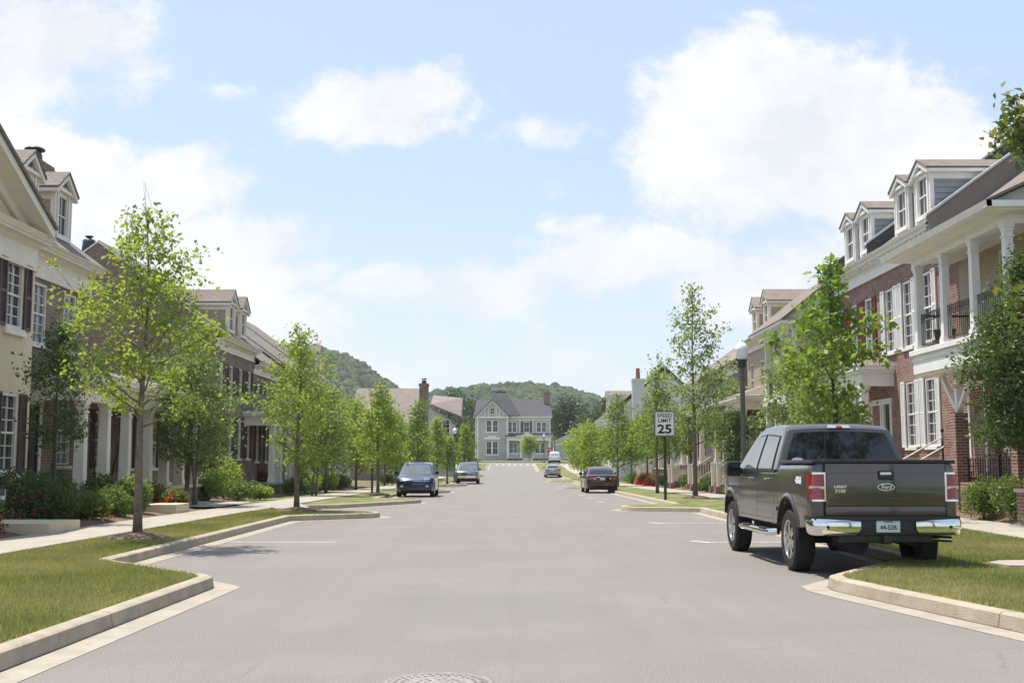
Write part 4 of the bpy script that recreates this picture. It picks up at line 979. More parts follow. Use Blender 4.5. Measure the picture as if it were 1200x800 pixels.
def car_car(kind, name, label, cat, loc, rz, paint_, front, plate='', rim='alloy'):
    if kind == 'suv':
        L, hw, zb, zr, wr, yr, yf, gc = 4.55, .91, 1.02, 1.66, .36, .85, 3.57, .30
        body = [(.04, .45), (.2, .30)]+arch(yr, wr+.03, .44, .30)+arch(yf, wr+.03, .44, .30)+[(4.35, .28), (4.52, .36), (4.55, .60), (4.50, .82), (4.34, .93), (3.62, 1.06), (3.35, 1.10), (.16, 1.10), (.03, 1.0), (0, .7)]
        gh = [(.12, 1.04), (.30, 1.50), (.48, 1.62), (.9, 1.66), (1.9, 1.68), (2.45, 1.63), (2.75, 1.53), (3.55, 1.04)]
        ws, rw = ((3.46, 1.10), (2.78, 1.515)), ((.16, 1.13), (.30, 1.48)); side = [[(.55, 1.12), (.62, 1.50), (1.35, 1.55), (1.35, 1.12)], [(1.42, 1.12), (1.42, 1.56), (2.1, 1.57), (2.1, 1.12)], [(2.18, 1.12), (2.18, 1.56), (2.5, 1.52), (3.15, 1.12)]]
        tum, nose, tail = .22, .22, .06; W = .72
    elif kind == 'sedan':
        L, hw, zb, zr, wr, yr, yf = 4.75, .90, .92, 1.45, .33, .98, 3.75
        body = [(.03, .45), (.15, .28)]+arch(yr, wr+.02, .39, .26)+arch(yf, wr+.02, .39, .26)+[(4.55, .25), (4.72, .34), (4.75, .52), (4.66, .70), (4.40, .79), (3.55, .96), (3.2, .98), (1.0, 1.04), (.35, 1.05), (.08, 1.01), (.02, .92), (0, .62)]
        gh = [(.62, 1.0), (1.15, 1.30), (1.45, 1.41), (1.9, 1.46), (2.3, 1.455), (2.6, 1.39), (3.5, .93)]
        ws, rw = ((3.35, 1.01), (2.66, 1.365)), ((.69, 1.043), (1.12, 1.283)); side = [[(1.28, 1.06), (1.52, 1.34), (2.05, 1.38), (2.05, 1.05)], [(2.12, 1.05), (2.12, 1.38), (2.45, 1.36), (3.1, 1.02)]]
        tum, nose, tail = .26, .2, .10; W = .66
    else:  # large suv / truck-like front
        L, hw, zb, zr, wr, yr, yf = 5.2, .98, 1.12, 1.88, .40, 1.0, 4.15
        body = [(.04, .5), (.2, .42)]+arch(yr, wr+.04, .48, .42)+arch(yf, wr+.04, .48, .42)+[(5.0, .42), (5.18, .48), (5.2, .70), (5.17, 1.0), (5.05, 1.10), (4.1, 1.20), (3.8, 1.22), (.10, 1.22), (.02, 1.0), (0, .7)]
        gh = [(.10, 1.16), (.2, 1.65), (.35, 1.82), (.8, 1.88), (2.4, 1.88), (2.85, 1.82), (3.1, 1.72), (3.95, 1.16)]
        ws, rw = ((3.85, 1.24), (3.13, 1.70)), ((.13, 1.26), (.22, 1.66)); side = [[(.5, 1.24), (.55, 1.70), (1.5, 1.75), (1.5, 1.24)], [(1.58, 1.24), (1.58, 1.76), (2.3, 1.76), (2.3, 1.24)], [(2.38, 1.24), (2.38, 1.76), (2.85, 1.72), (3.5, 1.24)]]
        tum, nose, tail = .2, .12, .05; W = .80
    c = Car(name, label, cat, loc, rz, L, hw, zb, zr, tum=tum, nose=nose, tail=tail, plan=.13)
    c.solid(body, -hw, hw, paint_, 'body', bevel=.04, ny=20, nz=9)
    c.solid(gh, -hw+.03, hw-.03, paint_, 'cabin', bevel=.05, ny=12, nz=7, ang=40)
    c.across(ws[0], ws[1], -.01, hw-.13, hw-.15, 'windscreen', 'windscreen'); c.across(rw[0], rw[1], .01, hw-.15, hw-.17, 'tint', 'rear_window')
    c.solid([(ws[0][0]+.03, ws[0][1]-.05), (ws[0][0]+.10, ws[0][1]-.05), (ws[0][0]+.05, ws[0][1]+.01), (ws[0][0]-.0, ws[0][1]+.005)], -hw+.12, hw-.12, 'black_plastic', 'cowl', bevel=0, ny=1, nz=1)
    for p in side: c.sides(p, 'tint', 'side_window', t=.004)
    zl = .62 if kind == 'sedan' else (.78 if kind == 'suv' else .90)
    fx = c.L
    # front: grille, lower intake, headlamps, fog lamps
    def ysurf(z, front):
        z = min(z, 1.0 if kind == 'sedan' and not front else (.95 if kind == 'sedan' else zb+.02))
        c_ = [a[0]+(b[0]-a[0])*(z-a[1])/(b[1]-a[1]) for a, b in zip(body, body[1:]+body[:1]) if (a[1]-z)*(b[1]-z) <= 0 and abs(a[1]-b[1]) > 1e-6]
        return max(c_) if front else min(c_)
    def fpanel(x0, x1, z0, z1, y, mt, nm, parent=None, th=.03, slant=0, both=False):
        for sg in ((-1, 1) if both else (1,)):
            m = MB(); vs = []; n_ = 6
            for i in range(n_+1):
                x = (x0+(x1-x0)*i/n_)*sg
                ex = .02 if nm in ('grille_bar', 'front_bumper') else (.014 if nm in ('headlamp', 'fog_lamp') else .009)
                for z in (z0, z1):
                    for t in (0, th): vs.append(c.D(x, ysurf(z, True)+ex-t+(th*.3 if th > .04 else 0), z))
            m.add(vs, [f for i in range(n_) for j, k in ((i*4, i*4+4),) for f in ((j, j+2, k+2, k), (j+1, k+1, k+3, j+3), (j, k, k+1, j+1), (j+2, j+3, k+3, k+2))]+[(0, 1, 3, 2), (n_*4, n_*4+2, n_*4+3, n_*4+1)])
            m.build(nm, mt, parent or c.t, local=True, smooth_angle=35)
    yf_ = {z: max(p[0] for p in body if abs(p[1]-z) < .2) for z in (.4, .6, .8, 1.0) if any(abs(p[1]-z) < .2 for p in body)}
    if kind == 'suv':
        fpanel(-.42, .42, .70, .88, 4.50, 'black_plastic', 'grille', slant=.10); fpanel(-.44, .44, .865, .89, 4.425, 'chrome', 'grille_bar', slant=.01); fpanel(-.42, .42, .775, .80, 4.50, 'chrome', 'grille_bar', slant=.0)
        fpanel(.46, .80, .78, .91, 4.49, 'lamp_clear', 'headlamp', slant=.14, both=True); fpanel(-.60, .60, .34, .58, 4.545, 'black_plastic', 'air_intake'); fpanel(.62, .76, .50, .58, 4.55, 'lamp_clear', 'fog_lamp', both=True)
    elif kind == 'sedan':
        fpanel(-.35, .35, .58, .68, 4.69, 'black_plastic', 'grille'); fpanel(.42, .80, .60, .70, 4.68, 'lamp_clear', 'headlamp', slant=.05, both=True); fpanel(-.5, .5, .30, .42, 4.74, 'black_plastic', 'air_intake')
    else:
        fpanel(-.50, .50, .82, 1.06, 5.19, 'black_plastic', 'grille', slant=.05); fpanel(-.50, .50, .925, .955, 5.195, 'chrome', 'grille_bar'); fpanel(.54, .90, .86, 1.04, 5.18, 'lamp_clear', 'headlamp', slant=.05, both=True); fpanel(-.92, .92, .52, .72, 5.23, 'chrome', 'front_bumper', th=.05); fpanel(-.5, .5, .42, .52, 5.2, 'black_plastic', 'air_intake')
    # rear: lamps, plate, bumper gap
    def rpanel(x0, x1, z0, z1, y, mt, nm, both=False, th=.03, parent=None):
        for sg in ((-1, 1) if both else (1,)):
            m = MB(); vs = []; n_ = 6
            for i in range(n_+1):
                x = (x0+(x1-x0)*i/n_)*sg
                for z in (z0, z1):
                    for t in (0, th): vs.append(c.D(x, ysurf(z, False)-.012+t, z))
            m.add(vs, [f for i in range(n_) for j, k in ((i*4, i*4+4),) for f in ((j, j+2, k+2, k), (j+1, k+1, k+3, j+3), (j, k, k+1, j+1), (j+2, j+3, k+3, k+2))]+[(0, 1, 3, 2), (n_*4, n_*4+2, n_*4+3, n_*4+1)])
            last = m.build(nm, mt, parent or c.t, local=True, smooth_angle=35)
        return last
    if kind == 'sedan':
        rpanel(.48, .895, .76, .93, .012, 'lamp_red', 'tail_lamp', True); rpanel(.42, .50, .78, .88, .012, 'lamp_clear', 'reversing_lamp', True)
        pl = rpanel(-.16, .16, .74, .87, .006, 'plate', 'number_plate'); rpanel(-.36, .36, .885, .91, .005, 'chrome', 'boot_trim'); rpanel(-.80, .80, .585, .592, .0, 'dark_under', 'panel_gap'); rpanel(-.6, .6, .30, .38, .08, 'black_plastic', 'bumper_lip')
    else:
        rpanel(.70, .90, .80, 1.06, .012, 'lamp_red', 'tail_lamp', True); rpanel(-.16, .16, .85, .98, .006, 'plate', 'number_plate')
    for sg in (-1, 1):
        yy = ws[0][0]-.35
        mm = L_mb(c, lambda m: m.hexa([(sg*x, y, z) for z in (zb+.06, zb+.22) for x, y in ((hw*.97, yy), (hw+.18, yy-.01), (hw+.16, yy+.12), (hw*.97, yy+.12))]), 'mirror', paint_ if kind == 'sedan' else 'black_plastic', bevel=.03, ang=40)
        for q in (yr, yf): c.wheel(sg*(hw-.115), q, wr, .215, rim, 5, .66)
        L_mb(c, lambda m: m.tube([c.D(sg*hw, 1.9, zb-.08), c.D(sg*(hw+.035), 1.93, zb-.075), c.D(sg*(hw+.035), 2.05, zb-.075), c.D(sg*hw, 2.08, zb-.08)], .013, 6), 'door_handle', paint_)
    for q in ([(2.08, .38), (2.087, .38), (2.087, zb), (2.08, zb)],): c.sides(q, 'dark_under', 'panel_gap', t=.0015, ny=1)
    L_mb(c, lambda m: m.box(-hw*.72, hw*.72, .3, L-.3, .2, .75), 'underbody', 'dark_under')
    return c.t
# ================================================================== houses, right side
# red brick row: X of the wall 12.4
g_row = 'joined red brick townhouses on the right'
h = House('townhouse', 'red brick townhouse with white upstairs balcony porch, nearest house on the right', 1, 12.4, 22.4, 32.9, 0, group=g_row)
wins0 = [(27.7, 28.7, 1.75, 3.55)]; up = [(25.6, 26.6, 4.65, 6.85), (28.0, 29.0, 4.65, 6.85)]
h.wall('brick_red', 0, 4.3, wins0); h.wall('siding_tan', 4.3, 8.0, up, u1=31.6, name='upper_wall'); h.wall('brick_red', 4.3, 8.0, [], u0=31.6, name='upper_wall')
for q in wins0: h.window(*q); h.shutters(*q, 'shutter_white', w_=.36)
for q in up: h.window(*q, glass='glass_dark')
h.roof(7.80, .72, 5.2, .40, 'shingle_brown'); h.cornice(7.85, over=.36, frieze=.6, u0=31.5)
# balcony: deck, columns, beam, shed roof with its white end gable, rails
m = h.mb(); m.box(24.9, 31.5, .005, 1.50, 4.36, 4.50); m.box(24.95, 31.42, .005, 1.42, 3.86, 4.36); m.box(24.92, 31.45, .005, 1.45, 4.20, 4.26); m.box(24.95, 31.42, .005, 1.36, 3.80, 3.86); m.build('balcony_deck', 'white', h.t, bevel=.008, seg=1)
for u in (25.45, 27.35, 29.25, 31.15): h.column(u, 1.30, 4.50, 6.80, .105)
m = h.mb(); m.box(25.3, 31.3, 1.18, 1.42, 6.80, 7.02); m.box(25.3, 25.54, .005, 1.18, 6.80, 7.02); m.box(24.9, 31.9, .005, 1.95, 7.02, 7.08); m.prism([(1.90, 7.05), (2.0, 7.05), (2.06, 7.20), (1.90, 7.20)], 24.75, 32.05, 0); m.box(24.75, 24.9, .0, 2.02, 7.06, 7.20); m.build('porch_beam', 'white', h.t)
m = h.mb(); m.prism([(2.05, 7.205), (.42, 7.98), (.42, 7.9), (1.9, 7.21)], 24.75, 32.1, 0); m.build('porch_roof', 'shingle_brown', h.t)
m = h.mb(); m.prism([(1.85, 7.21), (.0, 7.21), (.0, 8.05)], 25.02, 25.10, 0); m.build('porch_gable', 'siding_pale', h.t)
for a, b in ((25.6, 27.2), (27.5, 29.1), (29.4, 31.0)):
    m = h.mb(); m.box(a, b, 1.285, 1.315, 5.42, 5.46); m.box(a, b, 1.29, 1.31, 4.62, 4.65); m.box(a, b, 1.29, 1.31, 5.24, 5.26)
    k = 13
    for i in range(k+1): q = a+(b-a)*i/k; m.tube([(q, 1.3, 4.63), (q, 1.3, 5.44)], .009, 5)
    for i in range(k): q = a+(b-a)*(i+.5)/k; m.tube([(q+.04*math.cos(t*PI/4), 1.3, 5.34+.05*math.sin(t*PI/4)) for t in range(9)], .006, 4)
    m.build('balcony_rail', 'iron', h.t)
m = h.mb(); m.box(31.04, 31.26, .0, 1.18, 5.42, 5.46); m.build('balcony_rail', 'iron', h.t)
# post with diagonal braces under the deck on a brick pier
for u in (29.65, 26.1):
    m = h.mb(); m.box(u-.075, u+.075, .82, .98, 2.75, 3.80)
    for sg in (-1, 1):
        m.hexa([(u+sg*.09, .85, 2.8), (u+sg*.09, .97, 2.8), (u+sg*.09, .97, 2.92), (u+sg*.09, .85, 2.92), (u+sg*1.05, .85, 3.66), (u+sg*1.05, .97, 3.66), (u+sg*.96, .97, 3.78), (u+sg*.96, .85, 3.78)])
    m.build('porch_brace', 'white', h.t)
    m = h.mb(); m.box(u-.17, u+.17, .74, 1.08, 0, 2.75); m.build('brick_pier', 'brick_red', h.t)
m = h.mb(); m.box(24.95, 29.0, .01, 1.2, 0, 1.0); m.build('porch_base', 'brick_red', h.t)
h.door(30.2, 31.15, 1.25, 3.45)
# middle unit
h = House('townhouse', 'red brick townhouse with white shutters and two grey sided dormers', 1, 12.4, 32.9, 38.55, 0, group=g_row)
upw = [(33.65, 34.55, 5.05, 7.15), (35.35, 36.25, 5.05, 7.15), (37.05, 37.95, 5.05, 7.15)]; low = [(33.65, 34.55, 1.95, 4.0), (35.35, 36.25, 1.95, 4.0)]
h.wall('brick_red', 0, 8.25, upw+low+[(37.7, 38.45, 1.3, 3.5)])
for q in upw+low: h.window(*q, rows=4, glass='glass_dark'); h.shutters(*q, 'shutter_white', w_=.34)
h.roof(8.36, .72, 5.2, .40); h.cornice(8.40, over=.4, frieze=.62)
for uc in (34.0, 35.85): h.dormer(uc, 1.28, 8.62, 10.12, .05, roofm='shingle_brown', peak=.33)
m = h.mb(); m.prism([(.34, 7.95), (-5.2, 11.6), (-10.6, 7.95), (-10.6, 8.7), (-5.2, 12.60), (.34, 8.61)], 32.82, 33.0, 0); m.build('parapet', 'siding_dark', h.t)
m = h.mb(); m.prism([(.42, 8.56), (-5.2, 12.602), (-5.2, 12.68), (.42, 8.64)], 32.76, 33.06, 0); m.build('coping', 'siding_pale', h.t)
h.door(37.75, 38.4, 1.3, 3.4)
# stairs and handrail at its door
m = h.mb()
for i in range(6): m.box(30.9+0, 32.6, .0+0, 2.0-i*.3, .1+i*.17, .27+i*.17)
m.build('front_step', 'brick_red', h.t)
for u in (31.0, 32.5):
    m = h.mb(); m.tube([(u, 2.0, 1.25), (u, .3, 2.2)], .022, 6); m.build('handrail', 'cream_trim', h.t)
    m = h.mb(); m.tube([(u, 2.0, .2), (u, 2.0, 1.3)], .03, 6); m.tube([(u, .3, 1.2), (u, .3, 2.35)], .03, 6); m.lathe([(.045, 2.35), (.05, 2.4), (.01, 2.46)], (u, .3, 0), 8); m.build('rail_post', 'iron', h.t)
h2 = House('townhouse', 'red brick townhouse with dark red shutters and a small white door portico', 1, 12.4, 38.55, 44.2, 0, group=g_row)
upw = [(39.25, 40.15, 5.05, 7.15), (40.95, 41.85, 5.05, 7.15), (42.6, 43.5, 5.05, 7.15)]; low = [(40.95, 41.85, 1.95, 4.0), (42.6, 43.5, 1.95, 4.0)]
h2.wall('brick_red', 0, 8.3, upw+low)
for q in upw+low: h2.window(*q, rows=4, glass='glass_blind'); h2.shutters(*q, 'shutter_red', w_=.37)
h2.roof(8.36, .72, 5.2, .40); h2.cornice(8.40, over=.4, frieze=.62)
for uc in (39.6, 41.45): h2.dormer(uc, 1.28, 8.62, 10.12, .05, peak=.33)
m = h2.mb(); m.prism([(.34, 8.3), (-5.2, 12.2), (-10.6, 8.3), (-10.6, 9.0), (-5.2, 12.85), (.34, 8.86)], 38.46, 38.64, 0); m.build('parapet', 'shingle_grey', h2.t)
m = h2.mb(); m.prism([(.42, 8.81), (-5.2, 12.852), (-5.2, 12.93), (.42, 8.89)], 38.40, 38.70, 0); m.build('coping', 'siding_pale', h2.t)
m = h2.mb(); m.prism([(.34, 8.3), (-5.2, 12.2), (-10.6, 8.3), (-10.6, 9.0), (-5.2, 12.85), (.34, 8.86)], 44.1, 44.28, 0); m.build('parapet', 'shingle_grey', h2.t)
h2.porch(37.3, 40.0, .95, 1.25, 3.95, (37.5, 39.8), beam=.42, r=.12, hip=.35, foundation='brick_red', over=.12)
h2.door(38.75, 39.6, 1.3, 3.4)
# gap houses further along on the right
def simple_house(name, label, sd, X0, u0, u1, eave, wallm, slope=.75, trim='white', roofm='shingle_brown', dorm=(), upz=(4.9, 6.6), lowz=(1.7, 3.5), nwin=3, shut=None, side='siding_tan', porch=None, g=None, group=None, cat='house', para=None, frieze=.5, gablewin=True, sw=.9, wu=None, run=5.2):
    g = zg((u0+u1)/2) if g is None else g
    h = House(name, label, sd, X0, u0, u1, g, group=group)
    us = wu or [u0+(u1-u0)*(i+.5)/nwin for i in range(nwin)]
    W_ = [(u-sw/2, u+sw/2, *upz) for u in us]+[(u-sw/2, u+sw/2, *lowz) for u in us]
    h.wall(wallm, 0, eave-.1, W_)
    for i, q in enumerate(W_):
        h.window(*q, trim=trim, glass='glass_blind' if i % 3 == 0 else 'glass_dark', rows=3)
        if shut: h.shutters(*q, shut, w_=.3, near=False)
    _, zr = h.roof(eave, slope, run, .4, roofm); h.cornice(eave, trim, .38, frieze, brackets=False)
    h.gable(u0, eave-.1, wallm, slope, run, para=para)
    h.gable(u1, eave-.1, wallm, slope, run)
    if gablewin:
        for a, b, z0, z1 in ((2.0, 2.8, *upz), (5.8, 6.6, *upz), (2.0, 2.8, *lowz)): h.window(a, b, z0, z1, n=.14, T=h.end(u0), trim=trim)
    for uc in dorm: h.dormer(uc, 1.2, eave+.25, eave+1.6, .0, trim=trim, side=side, roofm=roofm, near=False, peak=.55)
    if porch: h.porch(**porch)
    return h
def two_storey_porch(h, u0, u1, n, z0, zm, zt, cols, eave, mat_='white', roofm='shingle_brown'):
    m = h.mb(); m.box(u0, u1, .005, n+.2, zm-.35, zm); m.build('balcony_deck', mat_, h.t)
    m = h.mb(); m.box(u0, u1, .005, n+.1, 0, z0); m.build('porch_base', 'brick_brown', h.t)
    for q in cols: h.column(q, n, z0, zm-.35, .12, mat_); h.column(q, n, zm, zt, .12, mat_)
    m = h.mb(); m.box(u0, u1, n-.12, n+.12, zt, zt+.25); m.box(u0, u0+.24, .005, n-.12, zt, zt+.25); m.box(u0-.35, u1+.35, .005, n+.7, zt+.25, zt+.38); m.build('porch_beam', mat_, h.t)
    m = h.mb(); e = n+.75; m.prism([(e, zt+.385), (-.4, zt+.385+.8*(e+.4)), (-.4, zt+.3+.8*(e+.4)), (e-.2, zt+.385)], u0-.38, u1+.38, 0); m.build('porch_roof', roofm, h.t)
    m = h.mb(); m.prism([(e-.15, zt+.39), (0, zt+.39), (0, zt+.36+.8*e)], u0-.1, u0-.02, 0); m.build('porch_gable', mat_, h.t)
    m = h.mb(); m.box(u0+.1, u1-.1, n-.02, n+.02, zm+.85, zm+.9); m.box(u0+.1, u1-.1, n-.02, n+.02, zm+.12, zm+.16)
    k = int((u1-u0)/.14)
    for i in range(k): q = u0+.12+(u1-u0-.24)*i/k; m.box(q-.012, q+.012, n-.012, n+.012, zm+.14, zm+.87)
    m.build('balcony_rail', 'iron', h.t)
h = simple_house('townhouse', 'pale sided townhouse with a two storey white columned porch beyond the brick row', 1, 12.4, 44.3, 50.2, 8.15, 'siding_pale', shut=None, upz=(4.9, 6.6), nwin=3)
two_storey_porch(h, 44.6, 50.0, 1.3, 1.3, 4.3, 6.7, (44.8, 46.5, 48.2, 49.8), 8.1)
h = simple_house('townhouse', 'tan sided townhouse with twin dormers behind the street lamp', 1, 12.6, 52, 61.5, 7.75, 'siding_tan', trim='cream_trim', dorm=(56.6, 59.3), roofm='shingle_tan', nwin=4, g=0,
                 porch=dict(u0=53, u1=60.5, n=1.9, zf=1.5, zt=3.9, cols=(53.3, 55.7, 58, 60.2), trim='cream_trim', roofm='shingle_tan'))
h = simple_house('townhouse', 'tan brick townhouse with low beige roof left of the twin dormers', 1, 12.4, 63, 71.5, 7.0, 'brick_tan', trim='cream_trim', roofm='shingle_tan', nwin=3, g=-.1,
                 porch=dict(u0=63.6, u1=71, n=1.9, zf=1.5, zt=3.8, cols=(63.9, 66.2, 68.4, 70.7), trim='cream_trim', roofm='shingle_tan'))
h = simple_house('townhouse', 'cream townhouse with dark red tiled gable seen above the speed limit sign', 1, 12.2, 73.5, 84, 6.9, 'siding_pale', roofm='shingle_brown', nwin=4, slope=.7,
                 porch=dict(u0=74, u1=83.5, n=1.9, zf=1.4, zt=3.8, cols=(74.3, 77.3, 80.3, 83.2), trim='cream_trim'))
# white gabled house with the tall chimney
h = simple_house('gabled_house', 'off white house with double gable and tall pale chimney, far right side of the street', 1, 9.2, 104, 113, 6.3, 'siding_pale', slope=.85, run=4.6, nwin=3, roofm='shingle_brown', dorm=(), gablewin=False)
h.chimney(103.3, 103.99, -2.7, -1.6, 0, 9.3, 'siding_pale', pot=False)
m = h.mb(); m.lathe([(.22, 9.3), (.2, 9.6), (.17, 10.2), (.2, 10.25)], (103.65, -2.15, 0), 10); m.build('chimney_pot', 'clay', h.t)
T = h.end(103.9); m = h.mb(T); m.prism([(2.7, 6.2), (5.7, 6.2), (5.7, 6.9), (4.2, 8.35), (2.7, 6.9)], 0, .5, 1); m.build('gable_wall', 'siding_pale', h.t)
m = h.mb(T); m.add([(2.4, -.02, 6.65), (4.2, -.02, 8.40), (6.0, -.02, 6.65), (6.0, -.02, 6.80), (4.2, -.02, 8.56), (2.4, -.02, 6.80), (2.4, .65, 6.65), (4.2, .65, 8.40), (6.0, .65, 6.65), (6.0, .65, 6.80), (4.2, .65, 8.56), (2.4, .65, 6.80)], [(0,1,4,5),(1,2,3,4),(6,11,10,7),(7,10,9,8),(0,6,7,1),(1,7,8,2),(5,4,10,11),(4,3,9,10)]); m.build('gable_trim', 'white', h.t)
m = h.mb(T); m.hexa([(1.2, .02, 5.1), (5.4, .02, 5.1), (5.4, 2.2, 3.6), (1.2, 2.2, 3.6), (1.2, .02, 5.25), (5.4, .02, 5.25), (5.4, 2.35, 3.66), (1.2, 2.35, 3.66)]); m.build('lean_to_roof', 'shingle_brown', h.t)
h.dormer(108.5, 2.2, 6.6, 8.0, .2, near=False, side='siding_pale', peak=.4)
h = simple_house('townhouse', 'plain white townhouse with grey roof between the gabled house and the stop sign', 1, 10.5, 122, 150, 6.4, 'siding_pale', nwin=7, roofm='shingle_grey', gablewin=False)

# ================================================================== houses, left side
# cream pavilion with street gable
h = House('pavilion_house', 'cream house with dark louvred shutters and a street gable at the left edge', -1, 11.7, 19.2, 27.95, 0)
W_ = [(26.35, 27.3, 4.62, 6.2), (26.35, 27.3, 1.25, 3.1), (23.0, 24.0, 4.62, 6.2), (23.0, 24.0, 1.25, 3.1)]
h.wall('cream_wall', 0, 6.8, W_)
for q in W_: h.window(*q, trim='cream_trim', rows=4, glass='glass_dark'); h.shutters(*q, 'shutter_brown', w_=.38)
h.cornice(6.92, 'cream_trim', .42, .75, brackets=False, ends=.0)
m = h.mb()
for z in (4.45, 1.05): 
    for a, b in ((26.25, 27.4), (22.9, 24.1)): m.box(a, b, .003, .10, z, z+.12)
m.box(19.2, 27.9, .003, .04, .5, .75); m.build('sill_band', 'cream_trim', h.t)
uc = 23.35; sl = .475; hw_ = 3.75
m = h.mb(); m.add([(uc-hw_, .06, 6.98), (uc+hw_, .06, 6.98), (uc, .06, 6.98+sl*hw_)], [(0, 1, 2)]); m.build('gable_wall', 'cream_wall', h.t)
for sg in (-1, 1):
    e = uc+sg*(hw_+.45); z0 = 6.98-.45*sl+.15
    m = h.mb()
    for dz0, dz1, n0, n1 in ((-.04, .17, .07, .60), (-.32, -.04, .07, .16)):
        p = [(e if dz0 > -.1 else e-sg*.5, z0+dz0+(0 if dz0 > -.1 else .28)), (uc, 6.98+sl*hw_+dz0+.15), (uc, 6.98+sl*hw_+dz1+.15), (e if dz0 > -.1 else e-sg*.5, z0+dz1+(0 if dz0 > -.1 else .28))]
        m.add([(a, n0, z) for a, z in p]+[(a, n1, z) for a, z in p], [(0,1,2,3),(4,7,6,5),(0,4,5,1),(1,5,6,2),(2,6,7,3),(3,7,4,0)])
    m.build('raking_cornice', 'cream_trim', h.t)
    m = h.mb(); p = [(e+sg*.04, z0+.171), (uc, 6.98+sl*hw_+.321), (uc, 6.98+sl*hw_+.42), (e+sg*.04, z0+.26)]
    m.add([(a, .66, z) for a, z in p]+[(a, -5, z) for a, z in p], [(0,1,2,3),(4,7,6,5),(0,4,5,1),(1,5,6,2),(2,6,7,3),(3,7,4,0)]); m.build('roof', 'shingle_brown', h.t)
h = House('townhouse', 'brown brick townhouse with two cream dormers beside the cream house on the left', -1, 12.2, 27.95, 33.0, 0)
W_ = [(29.05, 29.95, 4.5, 6.1), (31.1, 32.0, 4.5, 6.1), (31.0, 31.9, 1.4, 3.3)]
h.wall('brick_brown', 0, 6.9, W_+[(28.75, 29.75, .75, 2.95)])
for q in W_: h.window(*q, trim='cream_trim', rows=4, glass='glass_blind')
h.door(28.75, 29.75, .72, 2.95, trim='cream_trim'); h.roof(7.0, .75, 5.0, .45); h.cornice(7.0, 'cream_trim', .42, .75, brackets=False); h.gable(33.0, 6.9, 'brick_brown', .75, 5.0)
for uc in (29.2, 31.5): h.dormer(uc, 1.15, 7.5, 8.95, -.3, trim='cream_trim', side='siding_tan', peak=.48, vent=True)
h.chimney(32.4, 33.2, -2.1, -1.3, 7.5, 10.1, 'brick_brown')
h.porch(28.9, 41.2, 1.2, .75, 3.05, (29.5, 31.2, 32.9, 34.9, 36.6, 38.3, 39.9), trim='cream_trim', beam=.40, r=.135, floor='stone_step', hip=.3, foundation='brick_brown')
h = House('porch_wing', 'single storey brick wing behind the white porch columns on the left', -1, 12.3, 33.0, 41.0, 0, D=7)
W_ = [(34.0, 35.0, 1.3, 3.0), (36.5, 37.5, 1.3, 3.0), (39.0, 40.0, 1.3, 3.0)]
h.wall('brick_brown', 0, 3.6, W_)
for q in W_: h.window(*q, trim='cream_trim', rows=4); h.shutters(*q, 'shutter_brown', w_=.3, near=False)
m = h.mb(); m.box(33.02, 41.1, -7.1, .1, 3.62, 3.75); m.build('roof', 'shingle_brown', h.t)
# gable-ended row
g2 = 'joined brown brick townhouses on the left'
h = simple_house('townhouse', 'brown brick townhouse with big brick end gable and twin dormers on the left', -1, 12.2, 47.25, 54.2, 6.75, 'brick_brown', trim='cream_trim', dorm=(49.7, 51.9), slope=.73, para=.32, group=g2, g=-.05, shut='shutter_brown', nwin=4, sw=.8, run=5.0, upz=(4.3, 5.7),
                 porch=dict(u0=52.6, u1=58.8, n=1.2, zf=.6, zt=3.2, cols=(53, 54.6, 57.0, 58.5), trim='white', beam=.42, hip=.5))
h.chimney(47.35, 48.2, -6.3, -5.0, 8.6, 10.25, 'brick_brown', pot=False)
m = h.mb(); m.lathe([(.30, 10.25), (.26, 10.80), (.20, 10.85), (.10, 10.86), (.10, 10.95), (.17, 10.96), (.17, 11.0)], (47.8, -5.6, 0), 14); m.build('chimney_pot', 'chimney_cap', h.t)
h = simple_house('townhouse', 'brown brick townhouse with lower eave behind the second street tree on the left', -1, 12.2, 54.2, 60.5, 6.35, 'brick_brown', trim='cream_trim', slope=.73, para=.3, group=g2, shut='shutter_brown', nwin=3, sw=.8, run=5.0, upz=(4.1, 5.4), gablewin=False)
h = simple_house('townhouse', 'brick townhouse with dark parapet gable half way down the left side', -1, 12.2, 60.5, 68.5, 6.7, 'brick_brown', trim='cream_trim', slope=.73, para=.3, group=g2, nwin=4, sw=.8, run=5.0, upz=(4.3, 5.6), gablewin=False,
                 porch=dict(u0=61.5, u1=68, n=1.4, zf=.7, zt=3.2, cols=(62, 64, 66, 67.6), trim='white'))
h = simple_house('townhouse', 'farthest brick townhouse of the left row with a pale dormer', -1, 12.2, 68.5, 77, 6.85, 'brick_brown', trim='cream_trim', slope=.73, para=.3, group=g2, nwin=4, sw=.8, run=5.0, upz=(4.3, 5.6), dorm=(72.5,), gablewin=False,
                 porch=dict(u0=69.5, u1=76.5, n=1.4, zf=.7, zt=3.2, cols=(70, 72, 74, 76), trim='white'))
